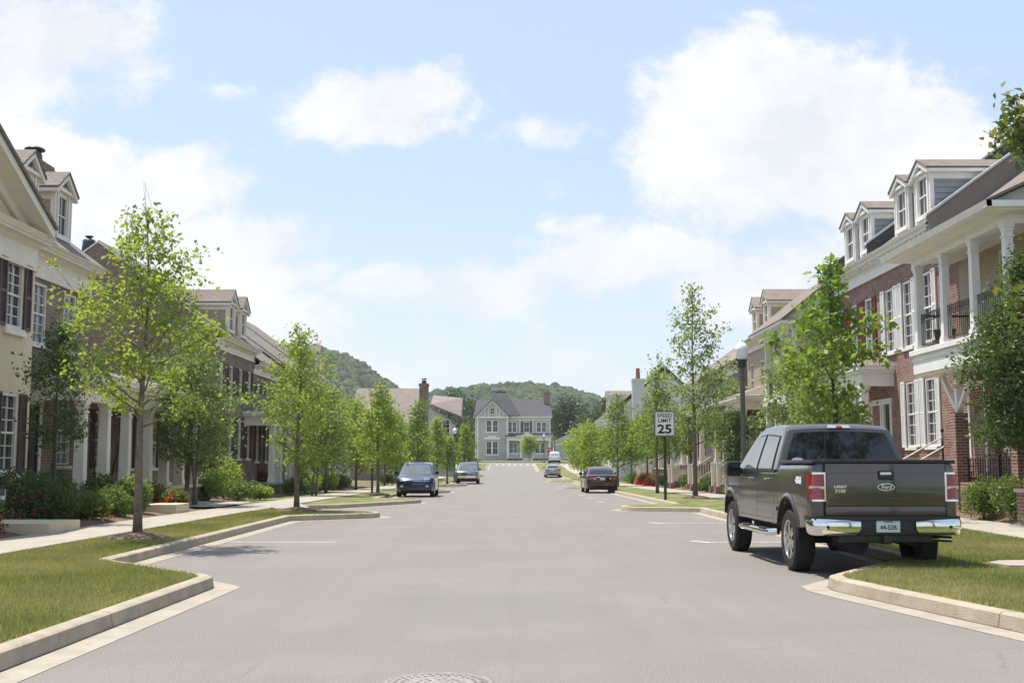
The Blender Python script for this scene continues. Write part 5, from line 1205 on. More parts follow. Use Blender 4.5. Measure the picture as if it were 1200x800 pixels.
# house across a side street: long brown roof facing us
class Face(House):
    def __init__(s, name, label, x0, x1, y, g, cat='house', D=9, group=None):
        s.sd = 1; s.X0 = 0; s.u0, s.u1, s.g, s.D = x0, x1, g, D; s.y = y
        s.t = thing(name, label, cat, ((x0+x1)/2, y, g), 0, group)
    def F(s, a, n, z): return (a, s.y-n, z+s.g)
h = Face('brick_house', 'brick house with long brown roof and tall chimney, left of the far grey house', -15.2, -8.75, 108, -.35)
W_ = [(-14.5, -13.5, 2.9, 4.4), (-12.0, -11.0, 2.9, 4.4), (-10.2, -9.4, 2.9, 4.4), (-12, -11, .8, 2.2)]
h.wall('brick_tan', 0, 5.0, W_)
for q in W_: h.window(*q, trim='cream_trim')
h.roof(5.1, .72, 4.9, .5, 'shingle_tan'); h.cornice(5.1, 'cream_trim', .4, .4, brackets=False)
m = h.mb(); m.add([(-8.74, 0, 5), (-8.74, -4.9, 8.6), (-8.74, -9.8, 5)], [(0, 1, 2)]); m.build('gable_wall', 'brick_brown', h.t)
h.chimney(-8.72, -7.9, -1.2, -.2, 0, 9.2, 'brick_brown'); 
h = Face('gabled_house', 'small grey blue sided house with brown roof just right of the brick chimney', -9.6, -6.9, 132, -.3)
W_ = [(-8.0, -7.1, 4.6, 6.6), (-8.0, -7.1, 1.4, 3.2)]
h.wall('siding_house', 0, 6.6, W_); [h.window(*q) for q in W_]
m = h.mb(); m.add([(-10.5, .2, 8.8), (-7.0, .2, 6.5), (-7.0, -8, 6.5), (-10.5, -8, 8.8)], [(0, 1, 2, 3)]); m.prism([(-11, 5), (-7.05, 5), (-7.05, 6.5), (-10.5, 8.75)], -.05, -.0, 1) if False else m.add([(-11, .01, 6.6), (-7.1, .01, 6.6), (-10.5, .01, 8.75)], [(0, 1, 2)]); m.build('gable_wall', 'siding_house', h.t)
m = h.mb(); m.hexa([(-10.6, .3, 8.85), (-6.7, .3, 6.3), (-6.7, -8, 6.3), (-10.6, -8, 8.85), (-10.6, .3, 9.0), (-6.7, .3, 6.45), (-6.7, -8, 6.45), (-10.6, -8, 9.0)]); m.build('roof', 'shingle_tan', h.t)
m = h.mb(); m.hexa([(-9.5, -2, 8.3), (-5.9, -2, 6.9), (-5.9, -7, 6.9), (-9.5, -7, 9.5), (-9.5, -2, 8.5), (-5.9, -2, 7.1), (-5.9, -6, 9.4), (-9.5, -7, 9.8)]); m.build('roof', 'shingle_tan', h.t)
# the big grey house closing the street
GY = 222; gg = zg(GY)
h = Face('victorian_house', 'large grey sided house with dark roof and white porch at the street end', -7.0, 7.3, GY, gg, D=10)
bx0, bx1 = -6.6, -.9      # projecting bay on the left
W_ = [(-1.0+.2, .9, 5.5, 7.6), (2.2, 3.4, 5.5, 7.6), (4.7, 6.6, 5.5, 7.6), (-.5, 1.0, 1.4, 3.6), (4.4, 6.4, 1.4, 3.6)]
h.wall('siding_house', 0, 8.5, W_)
for q in W_:
    if q[1]-q[0] > 1.4: c0 = (q[0]+q[1])/2; h.window(q[0], c0, q[2], q[3], wf=.13, rows=1); h.window(c0, q[1], q[2], q[3], wf=.13, rows=1)
    else: h.window(*q, wf=.13, rows=1)
h.shutters(2.2, 3.4, 5.5, 7.6, 'metal_dark', near=False, w_=.45)
h.door(2.6, 3.8, .9, 3.5)
T_ = h.F; bay = lambda a, n, z: h.F(a, n+1.2, z)
m = h.mb(bay); holegrid(m, bx0, bx1, 0, 8.5, [(-5.0, -2.6, 5.5, 8.0), (-5.0, -2.6, 1.2, 4.0)], 0)
for x in (bx0, bx1): m.add([(x, 0, 0), (x, -1.2, 0), (x, -1.2, 8.5), (x, 0, 8.5)], [(0, 1, 2, 3)])
m.add([(bx0-.0, 0, 8.5), (bx1, 0, 8.5), ((bx0+bx1)/2, 0, 11.1)], [(0, 1, 2)]); m.build('bay_wall', 'siding_house', h.t)
for z0, z1 in ((5.5, 7.9), (1.2, 3.9)): h.window(-5.0, -3.8, z0, z1, T=bay, wf=.16, rows=1); h.window(-3.8, -2.6, z0, z1, T=bay, wf=.16, rows=1)
m = h.mb(bay)
for x in (bx0, bx1): m.box(x-.16, x+.16, -.1, .05, 0, 8.2)
m.box(bx0-.3, bx1+.3, -.0, .35, 8.2, 8.55); m.box(-5.3, -2.3, .01, .12, 4.1, 4.6); m.box(-4.6, -3.0, .01, .12, 4.6, 4.85)
c_ = (bx0+bx1)/2
for sg in (-1, 1): m.add([(c_+sg*x, n, z) for n in (.0, .4) for x, z in ((3.3, 8.45), (0, 11.6), (0, 11.15), (2.9, 8.45))], [(0,1,2,3),(4,7,6,5),(0,4,5,1),(1,5,6,2),(2,6,7,3),(3,7,4,0)])
for x in (-2.1, -1.4, -.7, .7, 1.4, 2.1): m.box(c_+x-.07, c_+x+.07, .0, .06, 8.55, 11.0-abs(x)*.9)
m.build('gable_trim', 'white', h.t)
h.window(c_-.4, c_+.4, 8.95, 10.2, n=.12, T=bay, rows=1)
m = h.mb(); m.box(-7.1, -6.9, -.05, .06, 0, 8.4); m.box(7.2, 7.4, -.05, .06, 0, 8.4); m.box(-7.4, 7.7, -.05, .5, 8.3, 8.6); m.box(1.4, 1.62, .0, .10, 4.9, 8.3); m.box(3.9, 4.12, .0, .1, 4.9, 8.3); m.box(-.9, 7.2, .0, .05, 7.85, 8.1); m.build('trim', 'white', h.t)
m = h.mb(); e = .55   # main roof: long hip body plus the tall truncated pyramid
m.hexa([(-7.4, e, 8.6), (7.8, e, 8.6), (7.8, -10.5, 8.6), (-7.4, -10.5, 8.6), (-6.9, -4.6, 12.1), (7.2, -4.6, 12.1), (7.2, -5.4, 12.1), (-6.9, -5.4, 12.1)])
m.build('roof', 'shingle_grey', h.t)
m = h.mb(); m.hexa([(-6.4, .6, 8.7), (1.7, .6, 8.7), (1.7, -8, 8.7), (-6.4, -8, 8.7), (-3.2, -3.2, 13.5), (-1.2, -3.2, 13.5), (-1.2, -5, 13.5), (-3.2, -5, 13.5)]); m.box(-3.3, -1.1, -5.1, -3.1, 13.5, 13.62); m.build('tower_roof', 'shingle_grey', h.t)
m = h.mb()
for sg in (-1, 1): m.add([(c_+sg*x, n, z) for n in (1.75, -4.5) for x, z in ((3.45, 8.5), (0, 11.7), (0, 11.58), (3.2, 8.45))], [(0,1,2,3),(4,7,6,5),(0,4,5,1),(1,5,6,2),(2,6,7,3),(3,7,4,0)])
m.build('gable_roof', 'shingle_grey', h.t)
h.chimney(6.2, 7.4, -4.2, -3.2, 9, 13.5, 'brick_red', pot=False)
m = h.mb(); m.box(-.9, 7.3, 0, 2.3, 0, .55); m.build('porch_base', 'brick_tan', h.t)
for i, (a, b) in enumerate(((-.8, .0), (.3, 1.1), (4.3, 5.0), (5.4, 6.1), (6.4, 7.1))):
    m = h.mb(); m.box(a, b, 2.3, 2.33, .05, .45); m.build('lattice_panel', 'metal_dark', h.t)
m = h.mb(); m.box(-.9, 7.3, 0, 2.4, .55, .7)
for i in range(4): m.box(2.0, 4.0, 2.4+.3*i, 2.7+.3*i, 0, .6-.15*i)
m.build('porch_floor', 'siding_pale', h.t)
for u in (-.75, 1.7, 4.05, 7.1): h.column(u, 2.15, .7, 3.9, .17)
m = h.mb(); m.box(-1.0, 7.4, 1.9, 2.35, 3.9, 4.5); m.box(-1.2, 7.6, 0, 2.7, 4.5, 4.65)
for a, b in ((-.6, 1.55), (4.2, 6.95)):
    m.box(a, b, 2.1, 2.18, 1.5, 1.6); m.box(a, b, 2.1, 2.18, .85, .92)
    for i in range(int((b-a)/.16)): m.box(a+i*.16, a+i*.16+.05, 2.12, 2.16, .92, 1.5)
m.build('porch_trim', 'white', h.t)
m = h.mb(); m.hexa([(-1.3, 2.8, 4.66), (7.7, 2.8, 4.66), (7.7, 0, 4.66), (-1.3, 0, 4.66), (-1.1, 2.3, 4.8), (7.4, 2.3, 4.8), (7.4, 0, 5.3), (-1.1, 0, 5.3)]); m.build('porch_roof', 'shingle_grey', h.t)
m = h.mb(); m.prism([(1.2, 4.67), (4.6, 4.67), (2.9, 5.45)], 2.5, 2.84, 1) if False else m.add([(x, n, z) for n in (2.5, 2.85) for x, z in ((1.2, 4.67), (4.6, 4.67), (2.9, 5.45))], [(0,1,2),(3,5,4),(0,1,4,3),(1,2,5,4),(2,0,3,5)]); m.build('porch_pediment', 'white', h.t)
h = simple_house('outbuilding', 'low grey roofed building right of the far grey house', 1, 8.4, 226, 238, 4.2, 'siding_pale', nwin=2, roofm='shingle_grey', gablewin=False, upz=(2.8, 3.6), lowz=(.8, 1.9), slope=.45)
# ================================================================== vehicles
pickup((4.87, 15.02, 0), R(1.6))
car_car('suv', 'parked_suv', 'dark blue SUV parked on the left facing us beside a grass island', 'SUV', (-4.62, 59.4, zg(57)), PI, 'paint_blue', True)
car_car('large', 'parked_suv', 'slate blue large SUV with chrome bumper, farthest vehicle parked on the left', 'SUV', (-3.85, 104.2, zg(100)), PI, 'paint_slate', True)
car_car('sedan', 'parked_sedan', 'dark maroon sedan parked on the right with its boot towards us', 'sedan', (5.0, 64.0, zg(66)), R(1.0), 'paint_maroon', False)
car_car('sedan', 'parked_sedan', 'small silver grey sedan parked on the right beyond the maroon sedan', 'sedan', (4.65, 131, zg(133)), R(.5), 'paint_silver', False)
car_car('large', 'parked_suv', 'white SUV at the far junction right of the stop sign', 'SUV', (7.0, 190, zg(192)), 0, 'paint_white', False)
# ================================================================== street furniture
def street_lamp(label, x, y, h=4.83, side=1):
    t = thing('street_lamp', label, 'street lamp', (x, y, zg(y)+.15), 0, 'acorn globe street lamps')
    H_ = h-.15
    m = MB(); m.lathe([(.17, 0), (.17, .12), (.13, .2), (.12, .55), (.085, .65), (.078, .8), (.062, H_-.78), (.07, H_-.77)], n=18); m.build('post', 'post_grey', t, local=True)
    m = MB(); m.lathe([(.055, H_-.80), (.10, H_-.77), (.115, H_-.70), (.095, H_-.66), (.11, H_-.62), (.14, H_-.585), (.145, H_-.56)], n=18); m.build('globe_holder', 'post_green', t, local=True)
    m = MB(); m.lathe([(.105, H_-.56), (.125, H_-.52), (.155, H_-.42), (.168, H_-.34), (.17, H_-.29)], n=24); m.lathe([(.178, H_-.288), (.175, H_-.25), (.15, H_-.18), (.105, H_-.125), (.055, H_-.09), (.032, H_-.065), (.04, H_-.035), (.004, H_+.02)], n=24); m.build('globe', 'lamp_glass', t, local=True, smooth_angle=60)
    return t
street_lamp('street lamp with white acorn globe just beyond the grey pickup', 6.25, 31.2)
street_lamp('street lamp with white globe among the trees left of the road', -4.9, 99)
street_lamp('farthest street lamp, in front of the big grey house', 5.2, 188)
# speed limit sign
t = thing('speed_limit_sign', 'white speed limit 25 sign on a dark green post in the right verge', 'road sign', (5.72, 43.3, 0))
sx, sy = 5.72, 43.3; zs0, zs1 = 2.44, 3.40; hw_ = .40
m = MB(); m.box(sx-.035, sx+.035, sy+.0, sy+.05, .1, 3.3); m.box(sx-.05, sx-.036, sy-.02, sy+.05, .1, 3.3); m.box(sx+.036, sx+.05, sy-.02, sy+.05, .1, 3.3); m.build('post', 'post_green', t)
m = MB(); m.prism([(sx-hw_+.05*(1-math.cos(a))+(-0), 0) for a in (0,)] or [], 0, 0, 1) if False else m.box(sx-hw_, sx+hw_, sy-.045, sy-.03, zs0, zs1); m.build('sign_frame', 'post_green', t, bevel=.005)
m = MB(); m.box(sx-hw_+.035, sx+hw_-.035, sy-.050, sy-.0455, zs0+.035, zs1-.035); pn = m.build('sign_panel', 'sign_white', t)
m = MB()
for a, b, c_, d in ((sx-hw_+.055, sx+hw_-.055, zs0+.055, zs0+.067), (sx-hw_+.055, sx+hw_-.055, zs1-.067, zs1-.055), (sx-hw_+.055, sx-hw_+.066, zs0+.067, zs1-.067), (sx+hw_-.066, sx+hw_-.055, zs0+.067, zs1-.067)): m.box(a, b, sy-.053, sy-.0505, c_, d)
m.build('border', 'sign_black', pn)
for body, sz, zz, kx in (('SPEED', .19, zs0+.72, 1.12), ('LIMIT', .19, zs0+.535, 1.15), ('25', .46, zs0+.13, 1.2)):
    m = MB(); m.text(body, sz, lambda x, y, d: (sx+x*kx, sy-.052-d, zz+y), .003 if sz < .3 else .013, .001); m.build('lettering', 'sign_black', pn)
# stop sign at the far corner
t = thing('stop_sign', 'red octagonal stop sign at the far corner on the right', 'road sign', (5.45, 172, zg(172)+.1)); z0 = zg(172)+.1
m = MB(); m.box(5.41, 5.49, 172, 172.06, z0, z0+2.9); m.build('post', 'post_green', t)
m = MB(); m.prism([(5.45+.42*math.cos(PI/8+i*PI/4), z0+2.45+.42*math.sin(PI/8+i*PI/4)) for i in range(8)], 171.95, 171.97, 1); m.build('sign_border', 'sign_white', t)
m = MB(); m.prism([(5.45+.39*math.cos(PI/8+i*PI/4), z0+2.45+.39*math.sin(PI/8+i*PI/4)) for i in range(8)], 171.93, 171.948, 1); pn = m.build('sign_panel', 'sign_red', t)
m = MB(); m.text('STOP', .30, lambda x, y, d: (5.45+x, 171.926-d, z0+2.345+y), .006, .001); m.build('lettering', 'sign_white', pn)
# small dark posts on the left verge
t = thing('marker_post', 'short dark post beside the tree left of the blue SUV', 'post', (-6.75, 56, zg(56)+.1)); m = MB(); m.box(-6.80, -6.70, 55.95, 56.05, zg(56)+.1, zg(56)+1.55); m.build('post', 'post_green', t, bevel=.01); m = MB(); m.lathe([(.07, 0), (.075, .05), (.02, .1)], (-6.75, 56, zg(56)+1.55), 8); m.build('cap', 'post_green', t)
t = thing('manhole_cover', 'round worn manhole cover in the road at the bottom edge', 'manhole cover', (-.50, 8.05, 0))
m = MB(); m.lathe([(.375, .002), (.375, .009), (.345, .009), (.343, .005)], (-.5, 8.05, 0), 48); m.build('frame', 'manhole', t)
m = MB(); m.lathe([(.338, .003), (.338, .008), (.215, .008), (.21, .0055), (.195, .0055), (.19, .009), (.03, .009), (.0, .009)], (-.5, 8.05, 0), 48)
for rr_, n_ in ((.30, 34), (.25, 28), (.14, 14), (.09, 8)):
    for k in range(n_):
        a = 2*PI*k/n_; m.box(-.5+rr_*math.cos(a)-.011, -.5+rr_*math.cos(a)+.011, 8.05+rr_*math.sin(a)-.011, 8.05+rr_*math.sin(a)+.011, .0085, .0125)
m.build('lid', 'manhole', t)
t = thing('utility_cover', 'pale concrete utility pad with two bolts in the grass right of the pickup', 'utility cover', (6.9, 15.4, .15))
m = MB(); m.prism([(6.32, 15.55), (6.45, 15.15), (6.9, 14.95), (7.5, 14.95), (7.75, 15.2), (7.7, 15.7), (7.2, 15.9), (6.6, 15.85)], .12, .178, 2); m.build('pad', 'concrete', t, bevel=.012)
for x in (6.75, 7.15): m = MB(); m.lathe([(.028, .178), (.028, .186), (.0, .186)], (x, 15.32, 0), 10); m.build('bolt', 'iron', t)
# stone landing and steps left
t = thing('stone_landing', 'cream stone slab landing at the inner edge of the left sidewalk', 'step', (-9.6, 22.6, .15))
m = MB(); m.box(-11.1, -8.62, 21.75, 23.25, .1, .36); m.build('slab', 'stone_step', t, bevel=.015)
m = MB(); m.box(-11.5, -10.2, 21.9, 23.1, .361, .50); m.build('upper_step', 'stone_step', t, bevel=.012)
t = thing('stone_landing', 'small stone step half hidden beside the red flower bush on the left', 'step', (-9.2, 31, .15))
m = MB(); m.box(-10.6, -8.72, 30.2, 31.4, .1, .40); m.build('slab', 'stone_step', t, bevel=.015)
t = thing('yard_sign', 'tiny blue and white yard sign at the left picture edge in the shrubs', 'sign', (-9.82, 22.2, .2))
m = MB(); m.tube([(-9.82, 22.2, .2), (-9.82, 22.2, .8)], .012, 6); m.build('stake', 'steel', t)
m = MB(); m.box(-9.98, -9.68, 22.18, 22.2, .78, .98); q = m.build('sign_panel', 'sign_white', t); m = MB(); m.box(-9.98, -9.68, 22.172, 22.179, .86, .98); m.build('sign_band', 'badge_blue', q)
# rocking chairs on the left porch
def rocking_chair(label, x, y, z, mat_, rz):
    t = thing('rocking_chair', label, 'rocking chair', (x, y, z), rz)
    def P(nm, fn, mt=mat_): m = MB(); fn(m); return m.build(nm, mt, t, local=True)
    P('seat', lambda m: [m.box(-.27, .27, -.25+i*.075, -.19+i*.075, .40, .425) for i in range(7)])
    P('backrest', lambda m: [m.hexa([(-.24+i*.095, .27, .46), (-.18+i*.095, .27, .46), (-.18+i*.095, .30, .46), (-.24+i*.095, .30, .46), (-.24+i*.095, .42, 1.12), (-.18+i*.095, .42, 1.12), (-.18+i*.095, .45, 1.12), (-.24+i*.095, .45, 1.12)]) for i in range(6)]+[m.box(-.28, .34, .41, .46, 1.10, 1.2)])
    for sg in (-1, 1):
        P('leg', lambda m: m.tube([(sg*.27, -.24, .06), (sg*.27, -.24, .66)], .022, 6)); P('leg', lambda m: m.tube([(sg*.27, .24, .06), (sg*.28, .44, 1.18)], .022, 6))
        P('armrest', lambda m: m.box(sg*.28-.045, sg*.28+.045, -.30, .34, .655, .68))
        P('rocker', lambda m: m.tube([(sg*.27, -.45, .10), (sg*.27, -.2, .035), (sg*.27, .1, .022), (sg*.27, .5, .09)], .022, 6))
    return t
rocking_chair('black slatted rocking chair behind the first two white columns on the left porch', -12.0, 31.0, .75, 'iron', R(-70)); rocking_chair('dark wooden rocking chair farther along the left porch behind the third column', -11.75, 33.6, .75, 'door_dark', R(-95))
t = thing('porch_sofa', 'dark red cushioned porch sofa under the white portico on the left', 'sofa', (-11.9, 56.3, .52))
m = MB(); m.box(-12.3, -11.5, 55.4, 57.2, .78, 1.0); m.build('seat_cushion', 'petal_maroon', t, bevel=.05); m = MB(); m.box(-12.35, -12.15, 55.4, 57.2, 1.0, 1.5); m.build('backrest', 'petal_maroon', t, bevel=.05)
m = MB(); m.box(-12.3, -11.55, 55.35, 57.25, .56, .78); m.build('frame', 'iron', t)
t = thing('planter', 'dark round plant pot on the white balcony of the nearest right house', 'planter', (11.45, 30.75, 4.5))
m = MB(); m.lathe([(.16, 4.5), (.25, 4.72), (.27, 4.95), (.29, 4.97), (.29, 5.0), (.25, 5.0)], (11.55, 30.55, 0), 16); m.build('pot', 'iron', t)
# iron fence in front of the nearest right house
t = thing('iron_fence', 'black iron picket fence below the white balcony on the right', 'fence', (11.6, 27.6, .2), group=None)
m = MB()
for i in range(30): y = 25.4+i*.15; m.box(11.60, 11.62, y, y+.02, .25, 1.52); m.lathe([(.004, 1.52), (.022, 1.55), (.002, 1.62)], (11.61, y+.01, 0), 5)
m.build('pickets', 'iron', t)
m = MB(); m.box(11.595, 11.625, 25.3, 29.9, 1.38, 1.41); m.box(11.595, 11.625, 25.3, 29.9, .42, .45); m.build('rail', 'iron', t)
for y in (25.25, 27.55, 29.9): m = MB(); m.box(11.57, 11.65, y, y+.08, .2, 1.72); m.lathe([(.05, 1.72), (.055, 1.76), (.01, 1.84)], (11.61, y+.04, 0), 8); m.build('post', 'iron', t)
t = thing('brick_garden_wall', 'low brick garden wall behind the boxwood on the right edge', 'wall', (11.6, 24.6, .2))
m = MB(); m.box(10.75, 13, 24.35, 24.75, .2, .86); m.build('wall', 'brick_red', t); m = MB(); m.box(10.70, 13, 24.30, 24.80, .861, .94); m.build('coping', 'stone_step', t, bevel=.01)
# white stair flights right
def stair(label, y, x0=9.9, run=2.3, z0=.55, zt=1.95, w_=1.5):
    g = zg(y); t = thing('porch_stair', label, 'stairs', (x0+run/2, y, g+.2), group='white railed porch stairs on the right')
    n_ = 8; m = MB()
    for i in range(n_): m.box(x0+run*i/n_, x0+run, y-w_/2+.07, y+w_/2-.07, g+.1+(zt-z0)*i/n_, g+z0-.1+(zt-z0-.1)*(i+1)/n_)
    m.build('steps', 'brick_tan', t)
    for yy in (y-w_/2, y+w_/2):
        m = MB(); m.hexa([(x0-.05, yy-.05, g+z0+.78), (x0-.05, yy+.05, g+z0+.78), (x0+run, yy+.05, g+zt+.86), (x0+run, yy-.05, g+zt+.86), (x0-.05, yy-.05, g+z0+.88), (x0-.05, yy+.05, g+z0+.88), (x0+run, yy+.05, g+zt+.96), (x0+run, yy-.05, g+zt+.96)])
        m.hexa([(x0, yy-.03, g+z0+.05), (x0, yy+.03, g+z0+.05), (x0+run, yy+.03, g+zt+.1), (x0+run, yy-.03, g+zt+.1), (x0, yy-.03, g+z0+.15), (x0, yy+.03, g+z0+.15), (x0+run, yy+.03, g+zt+.2), (x0+run, yy-.03, g+zt+.2)])
        for i in range(17): q = (i+.5)/17; x = x0+run*q; z = g+z0+(zt-z0)*q; m.box(x-.018, x+.018, yy-.018, yy+.018, z+.1, z+.82)
        m.build('balustrade', 'cream_trim', t)
        m = MB(); m.box(x0-.14, x0+.02, yy-.08, yy+.08, g+z0-.05, g+z0+1.0); m.box(x0-.17, x0+.05, yy-.11, yy+.11, g+z0+1.0, g+z0+1.06); m.build('newel_post', 'cream_trim', t)
        m = MB(); m.box(x0-.25, x0+.13, yy-.17, yy+.17, g+.05, g+z0-.05); m.build('pedestal', 'brick_red', t)
stair('white railed stair nearest to us, left of the street lamp', 56); stair('white railed stair right of the speed limit sign post', 63.6)
stair('white railed stair directly left of the speed limit sign post', 71.8); stair('farthest white railed stair beside the red flowers', 88, x0=9.7)
# ================================================================== plants: left side
tree('street_tree', 'tall sparse bright green street tree with mulch ring, nearest on the left verge', -6.62, 20.6, 5.9, 1.7, .32, 5000, 0.095, 'leaf_bright', 11, 'street trees on the left verge', shape='oval', trunk_r=.062, clump=.12, widest=.30, upang=.8, whip=3, mulch=True, nb=34)
tree('street_tree', 'upright bright street tree on the second grass island at left, slim straight trunk', -6.0, 32.4, 5.1, 1.55, .22, 4700, 0.1, 'leaf_bright', 12, 'street trees on the left verge', shape='oval', trunk_r=.06, clump=.14, widest=.38, upang=.7, mulch=True, nb=34)
tree('street_tree', 'conical street tree directly left of the blue SUV', -6.1, 52.8, 5.05, 1.25, .22, 3900, 0.13, 'leaf_bright', 13, 'street trees on the left verge', shape='cone', trunk_r=.06, clump=.16, mulch=True, nb=30)
tree('street_tree', 'conical street tree behind and right of the blue SUV', -6.0, 74, 5.5, 1.3, .2, 3200, 0.15, 'leaf_mid', 14, 'street trees on the left verge', shape='cone', clump=.18)
tree('street_tree', 'slim street tree at the left kerb just before the far white lamp globe', -5.6, 86, 5.0, .85, .25, 2400, 0.16, 'leaf_bright', 15, 'street trees on the left verge', shape='oval', clump=.2)
tree('street_tree', 'low round street tree under the far left lamp globe', -5.2, 93, 3.8, 1.0, .25, 2200, 0.17, 'leaf_mid', 16, 'street trees on the left verge', shape='oval', clump=.22)
tree('street_tree', 'street tree behind the slate blue SUV, at the left foot of the big grey house', -4.9, 122, 5.6, 1.4, .15, 2600, 0.22, 'leaf_mid', 17, 'street trees on the left verge', shape='cone', clump=.28)
tree('street_tree', 'last street tree on the left before the crosswalk', -6.0, 140, 5.2, 1.8, .15, 2400, 0.25, 'leaf_mid', 18, 'street trees on the left verge', shape='oval', clump=.3)
tree('garden_tree', 'thin dark green garden tree in front of the cream house door', -9.95, 25.2, 4.4, .95, .34, 3600, 0.085, 'leaf_dark', 21, 'garden trees on the left', bark='bark_dark', shape='oval', trunk_r=.04, clump=.13, nb=26, widest=.45)
tree('garden_tree', 'multi stemmed willow leaved tree above the red flower bush on the left', -9.9, 35.8, 5.6, 1.6, .22, 7600, 0.12, 'leaf_willow', 22, 'garden trees on the left', shape='oval', stems=4, trunk_r=.07, clump=.19, droop=.25, nb=18, widest=.5)
tree('garden_tree', 'rounded garden tree filling the gap right of the second street tree', -8.6, 50.5, 4.9, 1.7, .18, 4600, 0.13, 'leaf_mid', 24, 'garden trees on the left', shape='oval', stems=2, clump=.22)
tree('garden_tree', 'dark garden tree before the third townhouse porch', -9.3, 58, 5.3, 1.7, .18, 4200, 0.15, 'leaf_mid', 25, 'garden trees on the left', shape='oval', clump=.25)
tree('garden_tree', 'broad garden tree hiding the end of the brick row', -9.0, 67, 5.2, 1.9, .15, 4000, 0.16, 'leaf_bright', 26, 'garden trees on the left', shape='oval', clump=.27)
tree('garden_tree', 'garden tree below the long brown roof', -9.0, 82, 6.3, 1.7, .15, 3600, 0.19, 'leaf_mid', 27, 'garden trees on the left', shape='cone', clump=.3)
tree('garden_tree', 'garden tree in front of the tall brick chimney', -9.2, 92, 5.6, 2.0, .12, 3400, 0.21, 'leaf_mid', 28, 'garden trees on the left', shape='oval', clump=.33)
tree('garden_tree', 'garden tree below the small grey blue gable', -8.6, 104, 5.4, 2.0, .12, 3000, 0.23, 'leaf_bright', 29, 'garden trees on the left', shape='oval', clump=.36)
# right side
tree('street_tree', 'oak sapling with large glossy leaves directly behind the pickup cab', 7.35, 26.3, 6.1, 1.4, .30, 2600, 0.165, 'leaf_oak', 31, 'street trees on the right verge', shape='oval', trunk_r=.06, clump=.15, widest=.30, upang=.65, bark='bark_dark', nb=26, sparse=.35)
tree('street_tree', 'tallest sparse street tree just right of the speed limit sign', 7.48, 47.4, 8.7, 2.0, .24, 4000, 0.14, 'leaf_willow', 32, 'street trees on the right verge', shape='oval', trunk_r=.075, clump=.17, widest=.33, upang=.8, mulch=True, nb=36, sparse=.2, whip=1)
tree('street_tree', 'medium street tree directly left of the speed limit sign post', 7.2, 57.5, 6.1, 1.45, .25, 3600, 0.14, 'leaf_mid', 33, 'street trees on the right verge', shape='cone', clump=.2, upang=.6)
tree('street_tree', 'conical street tree above the maroon sedan', 7.3, 80, 6.2, 1.8, .18, 3500, 0.18, 'leaf_mid', 34, 'street trees on the right verge', shape='cone', clump=.26)
tree('street_tree', 'bright street tree with pale trunk left of the maroon sedan', 6.6, 96, 4.9, 1.9, .2, 3000, 0.2, 'leaf_bright', 35, 'street trees on the right verge', shape='oval', clump=.3)
tree('street_tree', 'bright street tree right of the silver sedan', 6.9, 116, 5.3, 2.1, .15, 2900, 0.23, 'leaf_bright', 36, 'street trees on the right verge', shape='oval', clump=.34)
tree('street_tree', 'farthest street tree on the right, beside the stop sign', 8.6, 138, 5.6, 2.3, .15, 2800, 0.28, 'leaf_bright', 37, 'street trees on the right verge', shape='oval', clump=.4)
tree('street_tree', 'young tree in front of the big grey house porch', 3.1, 206, 4.2, 1.4, .30, 1900, .30, 'leaf_bright', 38, None, shape='oval', clump=.4)
tree('evergreen_tree', 'dense dark evergreen tree at the right edge before the white balcony', 10.95, 24.3, 5.75, 1.35, .24, 24000, .085, 'leaf_dark', 41, None, bark='bark', shape='oval', trunk_r=.085, clump=.19, widest=.42, nb=44, upang=.6)
tree('corner_oak', 'oak whose reddish leafy branch hangs in at the top right corner', 6.75, 11.0, 6.6, 1.6, .45, 5200, .085, 'leaf_red', 42, None, bark='bark_dark', shape='oval', trunk_r=.09, clump=.10, widest=.5, upang=.5, nb=30, sparse=.2,
     sprays=[((0, 0, 3.6), (-1.95, -.5, 4.5), .27, 1300), ((0, 0, 3.9), (-1.75, -.4, 4.3), .25, 1200), ((0, 0, 2.6), (-2.0, -.3, 2.9), .26, 420)])
for (x, y, h_, r_, n_, s_, mt, sd, lb) in [(9.9, 36.5, 4.6, 1.5, 5000, .11, 'leaf_willow', 51, 'pale feathery garden tree right of the street lamp'), (10.2, 42.5, 5.4, 1.7, 5600, .12, 'leaf_willow', 52, 'pale feathery garden tree in front of the two storey white porch'),
        (9.7, 50, 3.6, .95, 4000, .11, 'leaf_dark', 53, 'small dark round headed tree between the sign and the street lamp'), (10.8, 58.5, 5.6, 1.9, 4600, .14, 'leaf_willow', 54, 'garden tree behind the street lamp post'),
        (10.4, 67.5, 4.9, 1.7, 4000, .15, 'leaf_mid', 55, 'garden tree above the stair right of the sign post'), (10.3, 76, 5.2, 1.9, 3600, .17, 'leaf_willow', 56, 'garden tree behind the speed limit sign'),
        (9.8, 84, 4.9, 2.0, 3400, .18, 'leaf_mid', 57, 'garden tree left of the speed limit sign'), (9.6, 93, 4.6, 2.1, 3200, .2, 'leaf_bright', 58, 'garden tree in front of the lean to roof of the white gabled house'), (9.4, 106, 4.7, 2.2, 3000, .22, 'leaf_mid', 59, 'garden tree at the left corner of the white gabled house')]:
    tree('garden_tree', lb, x, y, h_, r_*.92, .36, n_, s_, mt, sd, 'garden trees on the right', shape='oval', stems=2 if sd in (51, 52, 54) else 1, clump=s_*1.5, nb=20)
